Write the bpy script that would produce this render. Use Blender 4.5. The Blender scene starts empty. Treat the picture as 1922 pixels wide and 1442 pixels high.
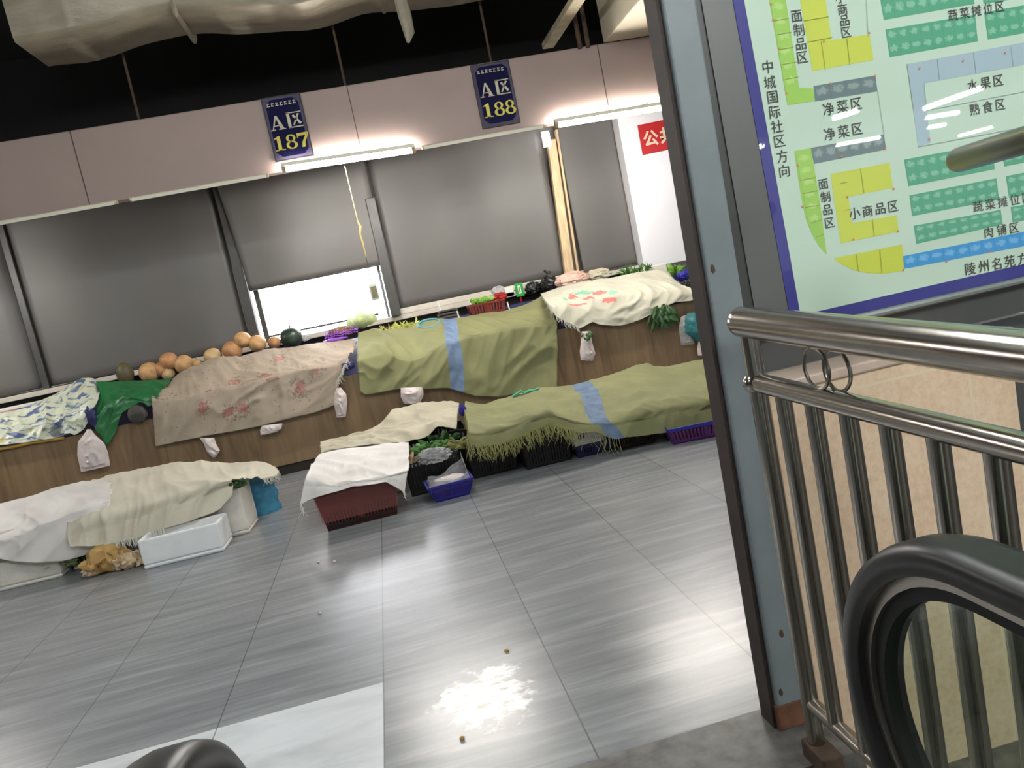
import bpy, math, random
from mathutils import Vector, Matrix, noise

# ------------------------------------------------------------------ camera
W, H = 1922, 1442
F = 1443.0
EYE = Vector((0, 0, 1.4))
YAW, PITCH, ROLL = math.radians(8.4208), math.radians(7.4141), math.radians(11.7129)
_f = Vector((math.sin(YAW), math.cos(YAW), 0)); _r = Vector((math.cos(YAW), -math.sin(YAW), 0)); _u = Vector((0, 0, 1))
_f, _u = _f * math.cos(PITCH) - _u * math.sin(PITCH), _u * math.cos(PITCH) + _f * math.sin(PITCH)
_r, _u = _r * math.cos(ROLL) - _u * math.sin(ROLL), _u * math.cos(ROLL) + _r * math.sin(ROLL)
scn = bpy.context.scene
COL = scn.collection
cam_d = bpy.data.cameras.new('camera'); cam = bpy.data.objects.new('camera', cam_d); COL.objects.link(cam)
cam.matrix_world = Matrix(((_r.x, _u.x, -_f.x, EYE.x), (_r.y, _u.y, -_f.y, EYE.y), (_r.z, _u.z, -_f.z, EYE.z), (0, 0, 0, 1)))
cam_d.sensor_width = 36; cam_d.lens = 36 * F / W; cam_d.clip_start = 0.02; cam_d.clip_end = 200
scn.camera = cam

# ------------------------------------------------------------------ world, exposure
world = bpy.data.worlds.new('world'); scn.world = world; world.use_nodes = True
bg = world.node_tree.nodes['Background']
bg.inputs[0].default_value = (0.80, 0.84, 0.86, 1); bg.inputs[1].default_value = 0.5
scn.view_settings.view_transform = 'Standard'
try: scn.view_settings.look = 'None'
except Exception: pass
scn.view_settings.exposure = 0.72; scn.view_settings.gamma = 1.0; scn.view_settings.use_curve_mapping = False
TUBE_POWER = 225.0      # emission of the lit stall tubes
HALL_POWER = 60.0      # emission of the far hall tubes
FILL_POWER = 115.0    # emission of the fill tubes added out of view
WINDOW_POWER = 5.0

# ------------------------------------------------------------------ helpers
def at(x, y, Y=None, Z=None, X=None):
    """the point of the place that lies on a plane of known depth, height or side under a measured picture position"""
    d = _r * ((x - W / 2) / F) - _u * ((y - H / 2) / F) + _f
    if Y is not None: t = (Y - EYE.y) / d.y
    elif Z is not None: t = (Z - EYE.z) / d.z
    else: t = (X - EYE.x) / d.x
    return EYE + d * t

def lin(c):
    out = []
    for v in c[:3]:
        v = v / 255.0
        out.append(v / 12.92 if v <= 0.04045 else ((v + 0.055) / 1.055) ** 2.4)
    return (out[0], out[1], out[2], 1.0)

class NT:
    def __init__(s, m): s.t = m.node_tree; s.n = s.t.nodes; s.l = s.t.links
    def add(s, k, **kw):
        n = s.n.new(k)
        for a, b in kw.items(): setattr(n, a, b)
        return n
    def link(s, a, b): s.l.new(a, b)
    def math(s, op, a, b=None, clamp=False):
        n = s.add('ShaderNodeMath', operation=op); n.use_clamp = clamp
        for i, v in enumerate((a, b)):
            if v is None: continue
            if hasattr(v, 'is_output'): s.link(v, n.inputs[i])
            else: n.inputs[i].default_value = v
        return n.outputs[0]
    def mix(s, fac, a, b, blend='MIX'):
        n = s.add('ShaderNodeMix', data_type='RGBA', blend_type=blend)
        for i, v in ((0, fac), (6, a), (7, b)):
            if hasattr(v, 'is_output'): s.link(v, n.inputs[i])
            else: n.inputs[i].default_value = v
        return n.outputs[2]
    def coords(s, kind='Object', scale=(1, 1, 1), rot=(0, 0, 0)):
        c = s.add('ShaderNodeTexCoord'); m = s.add('ShaderNodeMapping')
        m.inputs['Scale'].default_value = scale; m.inputs['Rotation'].default_value = rot
        s.link(c.outputs[kind], m.inputs[0]); return m.outputs[0]
    def noise(s, vec, scale, detail=3, rough=.55, dist=0):
        n = s.add('ShaderNodeTexNoise'); s.link(vec, n.inputs['Vector'])
        n.inputs['Scale'].default_value = scale; n.inputs['Detail'].default_value = detail
        n.inputs['Roughness'].default_value = rough; n.inputs['Distortion'].default_value = dist
        return n.outputs['Fac']
    def ramp(s, v, stops):
        n = s.add('ShaderNodeValToRGB'); e = n.color_ramp.elements
        while len(e) < len(stops): e.new(0.5)
        for el, (p, c) in zip(e, stops):
            el.position = p; el.color = c if len(c) == 4 else (*c, 1)
        s.link(v, n.inputs[0]); return n.outputs[0]
    def step(s, v, lo, hi):
        n = s.add('ShaderNodeMapRange'); n.clamp = True
        s.link(v, n.inputs[0]); n.inputs[1].default_value = lo; n.inputs[2].default_value = hi
        return n.outputs[0]

def mat(name, c, rough=.6, metal=0, var=0, vscale=6, bump=0, bscale=40, spec=.5, coat=0, coat_rough=.03, trans=0, alpha=1, emit=0, sss=0, stretch=(1, 1, 1), sheen=0):
    m = bpy.data.materials.new(name); m.use_nodes = True
    T = NT(m); b = T.n['Principled BSDF']
    b.inputs['Base Color'].default_value = lin(c); b.inputs['Roughness'].default_value = rough; b.inputs['Metallic'].default_value = metal
    b.inputs['Specular IOR Level'].default_value = spec
    b.inputs['Coat Weight'].default_value = coat; b.inputs['Coat Roughness'].default_value = coat_rough
    b.inputs['Transmission Weight'].default_value = trans; b.inputs['Alpha'].default_value = alpha
    b.inputs['Sheen Weight'].default_value = sheen
    if sss:
        b.inputs['Subsurface Weight'].default_value = sss; b.inputs['Subsurface Radius'].default_value = (.02, .02, .02)
    if emit:
        b.inputs['Emission Color'].default_value = lin(c); b.inputs['Emission Strength'].default_value = emit
    v = T.coords('Object', stretch)
    if var:
        n = T.noise(v, vscale, 4)
        lo = tuple(max(0, x * (1 - var)) for x in lin(c)[:3]); hi = tuple(min(1, x * (1 + var)) for x in lin(c)[:3])
        T.link(T.ramp(n, [(.3, lo), (.7, hi)]), b.inputs['Base Color'])
    if bump:
        n = T.noise(v, bscale, 3); bp = T.add('ShaderNodeBump'); bp.inputs['Strength'].default_value = bump; bp.inputs['Distance'].default_value = .01
        T.link(n, bp.inputs['Height']); T.link(bp.outputs[0], b.inputs['Normal'])
    m['bsdf'] = 1
    return m
def bsdf(m): return m.node_tree.nodes['Principled BSDF']

ORG = {}
class MB:
    def __init__(s): s.v = []; s.f = []; s.uv = {}
    def box(s, x0, x1, y0, y1, z0, z1):
        i = len(s.v)
        s.v += [Vector(p) for p in ((x0, y0, z0), (x1, y0, z0), (x1, y1, z0), (x0, y1, z0), (x0, y0, z1), (x1, y0, z1), (x1, y1, z1), (x0, y1, z1))]
        s.f += [tuple(i + k for k in q) for q in ((0, 3, 2, 1), (4, 5, 6, 7), (0, 1, 5, 4), (1, 2, 6, 5), (2, 3, 7, 6), (3, 0, 4, 7))]
        return s
    def hexa(s, bot, top):
        """solid between two rings of points"""
        i = len(s.v); n = len(bot); s.v += [Vector(p) for p in bot] + [Vector(p) for p in top]
        s.f.append(tuple(i + k for k in reversed(range(n)))); s.f.append(tuple(i + n + k for k in range(n)))
        for k in range(n): s.f.append((i + k, i + (k + 1) % n, i + n + (k + 1) % n, i + n + k))
        return s
    def tube(s, pts, r, seg=8, closed=False):
        pts = [Vector(p) for p in pts]; n = len(pts); i = len(s.v)
        prev = None
        for k, p in enumerate(pts):
            if closed: t = (pts[(k + 1) % n] - pts[k - 1])
            else: t = pts[min(k + 1, n - 1)] - pts[max(k - 1, 0)]
            if t.length < 1e-9: t = Vector((0, 0, 1))
            t.normalize()
            if prev is None:
                a = t.orthogonal().normalized()
            else:
                a = prev - t * prev.dot(t)
                a = a.normalized() if a.length > 1e-6 else t.orthogonal().normalized()
            prev = a; b = t.cross(a)
            rr = r[k] if isinstance(r, (list, tuple)) else r
            for q in range(seg):
                an = 2 * math.pi * q / seg
                s.v.append(p + (a * math.cos(an) + b * math.sin(an)) * rr)
        m = n if closed else n - 1
        for k in range(m):
            k2 = (k + 1) % n
            for q in range(seg):
                s.f.append((i + k * seg + q, i + k * seg + (q + 1) % seg, i + k2 * seg + (q + 1) % seg, i + k2 * seg + q))
        if not closed:
            s.f.append(tuple(i + q for q in reversed(range(seg)))); s.f.append(tuple(i + (n - 1) * seg + q for q in range(seg)))
        return s
    def sweep(s, pts, frames, prof, closed_prof=True):
        """profile (a,b) swept along pts; frames gives (A,B) axes at every point"""
        i = len(s.v); n = len(pts); m = len(prof)
        for p, (A, B) in zip(pts, frames):
            for a, b in prof: s.v.append(Vector(p) + A * a + B * b)
        for k in range(n - 1):
            for q in range(m if closed_prof else m - 1):
                s.f.append((i + k * m + q, i + k * m + (q + 1) % m, i + (k + 1) * m + (q + 1) % m, i + (k + 1) * m + q))
        if closed_prof:
            s.f.append(tuple(i + q for q in reversed(range(m)))); s.f.append(tuple(i + (n - 1) * m + q for q in range(m)))
        return s
    def grid(s, P):
        i = len(s.v); n = len(P); m = len(P[0])
        for a, row in enumerate(P):
            for b, p in enumerate(row):
                s.uv[len(s.v)] = (b / (m - 1), 1 - a / (n - 1)); s.v.append(Vector(p))
        for a in range(n - 1):
            for b in range(m - 1):
                s.f.append((i + a * m + b, i + (a + 1) * m + b, i + (a + 1) * m + b + 1, i + a * m + b + 1))
        return s
    def blob(s, c, rad, amp=.1, fr=2.0, seed=0, nu=20, nv=12, power=1.0):
        c = Vector(c); i = len(s.v)
        for a in range(nv + 1):
            th = math.pi * a / nv
            for b in range(nu):
                ph = 2 * math.pi * b / nu
                d = Vector((math.sin(th) * math.cos(ph), math.sin(th) * math.sin(ph), math.cos(th)))
                k = 1 + amp * noise.noise(d * fr + Vector((seed * 3.1, seed * 7.7, seed)))
                s.v.append(c + Vector((d.x * rad[0], d.y * rad[1], d.z * rad[2])) * k)
        for a in range(nv):
            for b in range(nu):
                s.f.append((i + a * nu + b, i + (a + 1) * nu + b, i + (a + 1) * nu + (b + 1) % nu, i + a * nu + (b + 1) % nu))
        return s
    def poly(s, pts): 
        i = len(s.v); s.v += [Vector(p) for p in pts]; s.f.append(tuple(range(i, i + len(pts)))); return s
    def leaf(s, base, tip, width, bend=(0, 0, 0), n=5):
        base, tip, bend = Vector(base), Vector(tip), Vector(bend)
        d = (tip - base); side = d.cross(Vector((0.13, -1, .21)))
        if side.length < 1e-6: side = d.orthogonal()
        side.normalize(); i = len(s.v)
        for k in range(n + 1):
            t = k / n; p = base + d * t + bend * math.sin(math.pi * t * .8); w = width * math.sin(math.pi * min(.98, .08 + t * .9)) * .5
            up = side.cross(d).normalized() * w * .4
            s.v += [p - side * w, p + up, p + side * w]
        for k in range(n):
            for q in (0, 1): s.f.append((i + k * 3 + q, i + k * 3 + q + 1, i + k * 3 + q + 4, i + k * 3 + q + 3))
        return s
    def build(s, name, m, parent=None, smooth=True, local=False, bevel=0, solid=0, subs=0, angle=40):
        me = bpy.data.meshes.new(name); vs = s.v
        if parent is not None:
            if not local:
                o_ = ORG[parent.name]; vs = [v - o_ for v in vs]
            loc = Vector((0, 0, 0))
        else:
            lo = Vector((min(v.x for v in vs), min(v.y for v in vs), min(v.z for v in vs))); hi = Vector((max(v.x for v in vs), max(v.y for v in vs), 0))
            loc = Vector(((lo.x + hi.x) / 2, (lo.y + hi.y) / 2, lo.z)); vs = [v - loc for v in vs]
        me.from_pydata([tuple(v) for v in vs], [], s.f); me.update()
        if s.uv:
            ul = me.uv_layers.new(name='UVMap')
            for lp in me.loops: ul.data[lp.index].uv = s.uv.get(lp.vertex_index, (0, 0))
        me.materials.append(m)
        o = bpy.data.objects.new(name, me); COL.objects.link(o); o.location = loc
        if parent is not None:
            o.parent = parent; ORG[o.name] = ORG[parent.name]
        else: ORG[o.name] = loc.copy()
        if smooth:
            for p in me.polygons: p.use_smooth = True
            try: me.set_sharp_from_angle(angle=math.radians(angle))
            except Exception: pass
        if subs:
            d = o.modifiers.new('subdivision', 'SUBSURF'); d.levels = d.render_levels = subs
        if solid:
            d = o.modifiers.new('thickness', 'SOLIDIFY'); d.thickness = solid; d.offset = -1
        if bevel:
            d = o.modifiers.new('bevel', 'BEVEL'); d.width = bevel; d.segments = 2; d.limit_method = 'ANGLE'
        return o

def tag(o, label=None, cat=None, group=None, kind=None):
    if label: o['label'] = label
    if cat: o['category'] = cat
    if group: o['group'] = group
    if kind: o['kind'] = kind
    return o
def thing(name, label, cat, loc=(0, 0, 0), group=None, rz=0):
    o = bpy.data.objects.new(name, None); COL.objects.link(o); o.location = loc; o.rotation_euler = (0, 0, rz)
    o.empty_display_size = .1; ORG[o.name] = Vector(loc)
    return tag(o, label, cat, group)
def struct(o, label=None): return tag(o, label, None, None, 'structure')

def text(s, size, m, origin, ux, uy, name, parent, offset=0.0, extrude=0.0004):
    """flat lettering centred on origin, baseline along ux, up along uy, as a mesh"""
    cu = bpy.data.curves.new('lettering', 'FONT'); cu.body = s; cu.size = size; cu.align_x = 'CENTER'; cu.align_y = 'CENTER'
    cu.offset = offset; cu.extrude = extrude; cu.resolution_u = 3
    ob = bpy.data.objects.new('lettering', cu); COL.objects.link(ob)
    dg = bpy.context.evaluated_depsgraph_get(); me = bpy.data.meshes.new_from_object(ob.evaluated_get(dg))
    bpy.data.objects.remove(ob); bpy.data.curves.remove(cu)
    xs = [v.co.x for v in me.vertices]; ys = [v.co.y for v in me.vertices]
    cx, cy = ((min(xs) + max(xs)) / 2, (min(ys) + max(ys)) / 2) if xs else (0, 0)
    ux, uy = Vector(ux).normalized(), Vector(uy).normalized(); nz = ux.cross(uy); org = Vector(origin) - ORG[parent.name]
    for v in me.vertices: v.co = org + ux * (v.co.x - cx) + uy * (v.co.y - cy) + nz * v.co.z
    me.materials.clear(); me.materials.append(m)
    o = bpy.data.objects.new(name, me); COL.objects.link(o); o.parent = parent; ORG[o.name] = ORG[parent.name]
    return o

# ---- cloth
def polyres(pl, n):
    pl = [Vector(p) for p in pl]; d = [0]
    for a, b in zip(pl, pl[1:]): d.append(d[-1] + (b - a).length)
    out = []
    for k in range(n + 1):
        t = d[-1] * k / n; j = 0
        while j < len(d) - 2 and d[j + 1] < t: j += 1
        q = (t - d[j]) / max(1e-9, d[j + 1] - d[j]); out.append(pl[j].lerp(pl[j + 1], min(1, max(0, q))))
    return out
def cat(a, b, c, d, t):
    return (b * 2 + (c - a) * t + (a * 2 - b * 5 + c * 4 - d) * t * t + (b * 3 - a - c * 3 + d) * t ** 3) * .5
def crumple(q, seed):
    q = q + Vector((seed * 5.3, seed * 2.1, seed))
    w = q + noise.noise_vector(q * .45) * .8
    a = (1 - abs(noise.noise(w))) ** 4
    b = (1 - abs(noise.noise(w * 2.3 + Vector((3, 7, 1))))) ** 5
    dd, _ = noise.voronoi(w * 1.2)
    return a * .95 + b * .38 + min(.6, dd[1] - dd[0]) * .45 - .62 + .5 * noise.noise(q * .5)
def cloth(rows, nu=70, nv=44, amp=.02, freq=4.0, seed=1, ragged=0.0, smoothu=True, fold=35):
    R3 = []; ca, sa = math.cos(math.radians(fold)), math.sin(math.radians(fold))
    for pl, Y in rows:
        n = len(pl); pts = []
        cum = [0]
        for a, b in zip(pl, pl[1:]): cum.append(cum[-1] + math.hypot(b[0] - a[0], b[1] - a[1]))
        for k, p in enumerate(pl):
            y = p[2] if len(p) > 2 else (Y[0] + (Y[1] - Y[0]) * cum[k] / cum[-1] if isinstance(Y, tuple) else Y)
            pts.append(at(p[0], p[1], Y=y))
        r_ = polyres(pts, nu)
        if smoothu:
            for _ in range(2): r_ = [r_[0]] + [(r_[k - 1] + r_[k] * 2 + r_[k + 1]) / 4 for k in range(1, nu)] + [r_[-1]]
        R3.append(r_)
    m = len(R3); P = []
    for a in range(nv + 1):
        t = a / nv * (m - 1); j = min(int(t), m - 2); q = t - j
        rA, rB, rC, rD = R3[max(j - 1, 0)], R3[j], R3[j + 1], R3[min(j + 2, m - 1)]
        P.append([cat(rA[b], rB[b], rC[b], rD[b], q) for b in range(nu + 1)])
    out = []
    for a in range(nv + 1):
        row = []
        for b in range(nu + 1):
            p = P[a][b]
            du = P[a][min(b + 1, nu)] - P[a][max(b - 1, 0)]; dv = P[min(a + 1, nv)][b] - P[max(a - 1, 0)][b]
            n = du.cross(dv)
            if n.length < 1e-9: n = Vector((0, -1, 0))
            n.normalize()
            if n.dot(EYE + Vector((0, 0, 2)) - p) < 0: n = -n
            e = min(1, .35 + 3 * min(a, nv - a) / nv)
            h = p.z - p.y * .9
            s_, t_ = p.x * ca + h * sa, -p.x * sa + h * ca
            q = p + n * amp * e * crumple(Vector((s_ * freq * .55, t_ * freq * 1.25, p.z * .3)), seed)
            if ragged and (a == nv or b in (0, nu) or a == 0):
                q = q + Vector((noise.noise(p * 33) * .6, 0, noise.noise(p * 29 + Vector((9, 9, 9))))) * ragged
            row.append(q)
        out.append(row)
    return out
def lp(pa, pb, t):
    """polyline part way between two measured ones"""
    A = polyres([(p[0], p[1], 0) for p in pa], 14); B = polyres([(p[0], p[1], 0) for p in pb], 14)
    return [(a.lerp(b, t).x, a.lerp(b, t).y) for a, b in zip(A, B)]
def drape(back, brk, hem, Yb, Yk, Yh):
    f = lambda a, b, t: (tuple(x + (y - x) * t for x, y in zip(a, b)) if isinstance(a, tuple) else a + (b - a) * t)
    if not isinstance(Yb, tuple): Yb = (Yb, Yb)
    if not isinstance(Yk, tuple): Yk = (Yk, Yk)
    if not isinstance(Yh, tuple): Yh = (Yh, Yh)
    return [(back, Yb), (lp(back, brk, .45), f(Yb, Yk, .5)), (lp(back, brk, .90), f(Yb, Yk, .92)), (brk, Yk),
            (lp(brk, hem, .12), f(Yk, Yh, .45)), (lp(brk, hem, .55), f(Yk, Yh, .8)), (hem, Yh)]
def fringe(edge, n, ln, seed, r=.0022, out=(0, -.25, -1), jitter=.45):
    rnd = random.Random(seed); mb = MB(); E = polyres(edge, n)
    for p in E:
        L = ln * rnd.uniform(.45, 1.15); d = Vector((rnd.uniform(-jitter, jitter), out[1] + rnd.uniform(-.2, .1), out[2])).normalized()
        q = p + d * L * .5 + Vector((rnd.uniform(-1, 1), 0, 0)) * L * .12; e = p + d * L + Vector((rnd.uniform(-1, 1), rnd.uniform(-.5, .2), 0)) * L * .35
        mb.tube([p + Vector((0, 0, .01)), q, e], [r, r, r * .5], 3)
    return mb

# ------------------------------------------------------------------ materials
M = {}
# floor: grey marble tiles, streaks along the aisle
def floor_mat():
    m = bpy.data.materials.new('grey_marble_tiles'); m.use_nodes = True; T = NT(m); b = T.n['Principled BSDF']
    co = T.add('ShaderNodeTexCoord'); sx = T.add('ShaderNodeSeparateXYZ'); T.link(co.outputs['Object'], sx.inputs[0])
    x, y = sx.outputs[0], sx.outputs[1]
    tile = .63
    tx = T.math('DIVIDE', T.math('ADD', x, .30 + tile * 40), tile)
    ty = T.math('DIVIDE', T.math('ADD', y, -2.254 + tile * 40), tile)
    fx, fy = T.math('FRACT', tx), T.math('FRACT', ty)
    ix, iy = T.math('FLOOR', tx), T.math('FLOOR', ty)
    # per tile tone
    cx = T.add('ShaderNodeCombineXYZ'); T.link(ix, cx.inputs[0]); T.link(iy, cx.inputs[1])
    wn = T.add('ShaderNodeTexWhiteNoise', noise_dimensions='3D'); T.link(cx.outputs[0], wn.inputs[0])
    mp = T.add('ShaderNodeMapping'); mp.inputs['Scale'].default_value = (.55, 5.0, 1); mp.inputs['Rotation'].default_value = (0, 0, .05); T.link(co.outputs['Object'], mp.inputs[0])
    st = T.noise(mp.outputs[0], 2.6, 5, .6, .6)
    mp2 = T.add('ShaderNodeMapping'); mp2.inputs['Scale'].default_value = (1.6, 22, 1); T.link(co.outputs['Object'], mp2.inputs[0])
    fine = T.noise(mp2.outputs[0], 2.0, 4, .6, .3)
    s = T.math('ADD', T.math('MULTIPLY', st, .72), T.math('MULTIPLY', fine, .28))
    col = T.ramp(s, [(.28, lin((108, 110, 114))), (.5, lin((131, 133, 136))), (.70, lin((158, 160, 162)))])
    col = T.mix(T.math('MULTIPLY', wn.outputs['Value'], .12), col, lin((190, 190, 190)))
    # the two white replacement tiles
    wx = T.math('MULTIPLY', T.math('GREATER_THAN', x, -1.56), T.math('LESS_THAN', x, -.30))
    wy = T.math('MULTIPLY', T.math('GREATER_THAN', y, 2.254), T.math('LESS_THAN', y, 2.884))
    wm = T.math('MULTIPLY', wx, wy)
    mp3 = T.add('ShaderNodeMapping'); mp3.inputs['Scale'].default_value = (1, 3, 1); mp3.inputs['Rotation'].default_value = (0, 0, -.5); T.link(co.outputs['Object'], mp3.inputs[0])
    wv = T.ramp(T.noise(mp3.outputs[0], 2.2, 4, .55, .5), [(.3, lin((196, 198, 200))), (.62, lin((226, 228, 230)))])
    col = T.mix(wm, col, wv)
    # irregular white patch and dirt
    nz = T.noise(co.outputs['Object'], 9, 5, .65)
    dx = T.math('DIVIDE', T.math('SUBTRACT', x, .06), .165); dy = T.math('DIVIDE', T.math('SUBTRACT', y, 2.56), .21)
    rr = T.math('SQRT', T.math('ADD', T.math('MULTIPLY', dx, dx), T.math('MULTIPLY', dy, dy)))
    pm = T.step(T.math('ADD', rr, T.math('MULTIPLY', T.math('SUBTRACT', nz, .5), 2.4)), 1.0, .78)
    mp4 = T.add('ShaderNodeMapping'); mp4.inputs['Scale'].default_value = (7, 16, 1); T.link(co.outputs['Object'], mp4.inputs[0])
    pc = T.ramp(T.noise(mp4.outputs[0], 2.0, 4, .6), [(.36, lin((150, 146, 136))), (.52, lin((226, 228, 226)))])
    col = T.mix(pm, col, pc)
    dn = T.noise(co.outputs['Object'], 2.1, 5, .7); dirt = T.step(dn, .66, .82)
    near = T.step(y, 2.6, 2.05)
    col = T.mix(T.math('MULTIPLY', T.math('MULTIPLY', dirt, near), .45), col, lin((112, 104, 90)))
    sp = T.noise(co.outputs['Object'], 14, 2, .5); spots = T.math('MULTIPLY', T.step(sp, .80, .83), T.step(y, 3.6, 2.2))
    col = T.mix(T.math('MULTIPLY', spots, .6), col, lin((70, 66, 60)))
    # joints
    j1 = T.math('GREATER_THAN', T.math('ABSOLUTE', T.math('SUBTRACT', fx, .5)), .4958)
    col = T.mix(T.math('MULTIPLY', j1, .6), col, lin((62, 62, 62)))
    j2 = T.math('GREATER_THAN', T.math('ABSOLUTE', T.math('SUBTRACT', fy, .5)), .4965)
    col = T.mix(T.math('MULTIPLY', j2, .10), col, lin((62, 62, 62)))
    T.link(col, b.inputs['Base Color'])
    b.inputs['Roughness'].default_value = .27
    b.inputs['Specular IOR Level'].default_value = .62
    return m
M['floor'] = floor_mat()
M['granite'] = mat('dark_granite', (98, 96, 92), .42, var=.45, vscale=16)
M['plate'] = mat('landing_plate_steel', (150, 148, 142), .38, metal=.9, var=.2, vscale=14)
M['ceil'] = mat('dark_ceiling', (14, 11, 11), .95, var=.4, vscale=2)
M['soffit'] = mat('cream_soffit', (196, 186, 164), .8, var=.06, vscale=2)
M['fascia'] = mat('pinkish_fascia_panel', (154, 133, 126), .55, var=.06, vscale=1.2)
M['seam'] = mat('seam_line', (88, 74, 68), .8)
M['batten'] = mat('aged_cream_batten', (190, 178, 150), .6, var=.25, vscale=8)
M['blind'] = mat('charcoal_blind_sheet', (93, 90, 87), .5, var=.07, vscale=1.1, bump=.10, bscale=2.2)
M['mull'] = mat('dark_window_bar', (62, 60, 58), .45, var=.2, vscale=10)
M['alu'] = mat('grey_aluminium', (120, 122, 124), .4, metal=.5)
M['timber'] = mat('stained_timber', (205, 178, 140), .7, var=.30, vscale=5, stretch=(4, 4, .8))
M['white_wall'] = mat('white_paint', (232, 230, 234), .7, var=.03, vscale=1.5)
M['back_wall'] = mat('grey_render', (120, 114, 108), .85, var=.12, vscale=3)
M['sill'] = mat('pale_sill', (196, 188, 176), .6, var=.1, vscale=5)
M['window'] = mat('bright_daylight_pane', (250, 250, 255), .5, emit=WINDOW_POWER)
def wood_mat():
    m = bpy.data.materials.new('brown_wood_panelling'); m.use_nodes = True; T = NT(m); b = T.n['Principled BSDF']
    v = T.coords('Object', (5, 5, .55)); n = T.noise(v, 2.4, 5, .6, .8)
    v2 = T.coords('Object', (1.1, 1.1, .5)); n2 = T.noise(v2, 1.7, 2)
    c = T.ramp(T.math('ADD', T.math('MULTIPLY', n, .6), T.math('MULTIPLY', n2, .4)), [(.3, lin((98, 78, 55))), (.5, lin((132, 107, 78))), (.7, lin((152, 126, 94)))])
    T.link(c, b.inputs['Base Color']); b.inputs['Roughness'].default_value = .45
    return m
M['wood'] = wood_mat()
M['plinth'] = mat('dark_plinth', (52, 42, 34), .6, var=.3, vscale=6)
M['tube'] = mat('lit_tube', (255, 250, 243), .4, emit=TUBE_POWER)
M['hall_tube'] = mat('lit_hall_tube', (240, 247, 236), .4, emit=HALL_POWER)
M['fill_tube'] = mat('added_fill_tube', (240, 246, 246), .4, emit=FILL_POWER)
M['lamp_body'] = mat('white_lamp_body', (214, 208, 190), .5)
M['lamp_cap'] = mat('brown_lamp_holder', (150, 132, 100), .6)
M['cord'] = mat('tan_cord', (176, 150, 100), .8)
M['wire'] = mat('dark_wire', (56, 54, 52), .7)
M['foil'] = mat('wrapped_duct_foil', (146, 136, 118), .42, metal=.15, var=.22, vscale=3.2, bump=.9, bscale=4.5, stretch=(1, 2.2, 2.2))
M['rust'] = mat('rusty_steel', (78, 60, 46), .8, var=.3, vscale=12)
# cloths
def uvmat(name, base, fn, rough=.75, bump=.25, bscale=220, sss=0, weave=True):
    m = bpy.data.materials.new(name); m.use_nodes = True; T = NT(m); b = T.n['Principled BSDF']
    uv = T.coords('UV'); sx = T.add('ShaderNodeSeparateXYZ'); T.link(uv, sx.inputs[0])
    ob = T.coords('Object')
    n = T.noise(ob, 3.4, 4); lo = tuple(v * .86 for v in lin(base)[:3]); hi = tuple(min(1, v * 1.1) for v in lin(base)[:3])
    col = T.ramp(n, [(.3, lo), (.7, hi)])
    col = fn(T, col, sx.outputs[0], sx.outputs[1], ob, uv) if fn else col
    T.link(col, b.inputs['Base Color']); b.inputs['Roughness'].default_value = rough
    bn = T.noise(ob, bscale, 2); bp = T.add('ShaderNodeBump'); bp.inputs['Strength'].default_value = bump; bp.inputs['Distance'].default_value = .004
    T.link(bn, bp.inputs['Height']); T.link(bp.outputs[0], b.inputs['Normal'])
    if sss:
        b.inputs['Subsurface Weight'].default_value = sss; b.inputs['Subsurface Radius'].default_value = (.03, .03, .03)
    return m
def stripe(u0, slant, w, c):
    def fn(T, col, u, v, ob, uv):
        uu = T.math('ADD', T.math('SUBTRACT', u, u0), T.math('MULTIPLY', T.math('SUBTRACT', 1.0, v), -slant))
        wob = T.math('MULTIPLY', T.math('SUBTRACT', T.noise(ob, 5, 2), .5), .012)
        mk = T.math('LESS_THAN', T.math('ABSOLUTE', T.math('ADD', uu, wob)), w / 2)
        n = T.ramp(T.noise(ob, 12, 3), [(.35, tuple(x * .8 for x in lin(c)[:3])), (.65, tuple(min(1, x * 1.15) for x in lin(c)[:3]))])
        return T.mix(mk, col, n)
    return fn
OLIVE = (140, 140, 97)
M['olive_a'] = uvmat('olive_woven_tarp', OLIVE, stripe(.475, .01, .07, (120, 142, 172)))
M['olive_b'] = uvmat('olive_woven_tarp_floor', OLIVE, stripe(.375, .115, .062, (110, 130, 158)))
M['olive_fr'] = mat('olive_strands', (158, 156, 98), .8)
def floral(T, col, u, v, ob, uv):
    mp = T.add('ShaderNodeMapping'); mp.inputs['Scale'].default_value = (10, 6, 1); T.link(uv, mp.inputs[0])
    vo = T.add('ShaderNodeTexVoronoi'); T.link(mp.outputs[0], vo.inputs['Vector']); vo.inputs['Scale'].default_value = .78
    nz = T.noise(ob, 22, 3); d = T.math('ADD', vo.outputs['Distance'], T.math('MULTIPLY', T.math('SUBTRACT', nz, .5), .55))
    col = T.mix(T.math('MULTIPLY', T.step(d, .25, .17), .62), col, lin((176, 92, 98)))
    ring = T.math('MULTIPLY', T.step(d, .40, .32), T.math('GREATER_THAN', T.noise(ob, 38, 1), .57))
    col = T.mix(T.math('MULTIPLY', ring, .55), col, lin((92, 92, 76)))
    v2 = T.add('ShaderNodeTexVoronoi'); T.link(mp.outputs[0], v2.inputs['Vector']); v2.inputs['Scale'].default_value = 4.0
    return T.mix(T.math('MULTIPLY', T.step(v2.outputs['Distance'], .17, .10), .6), col, lin((92, 72, 62)))
M['floral'] = uvmat('beige_floral_cloth', (174, 158, 139), floral)
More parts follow.
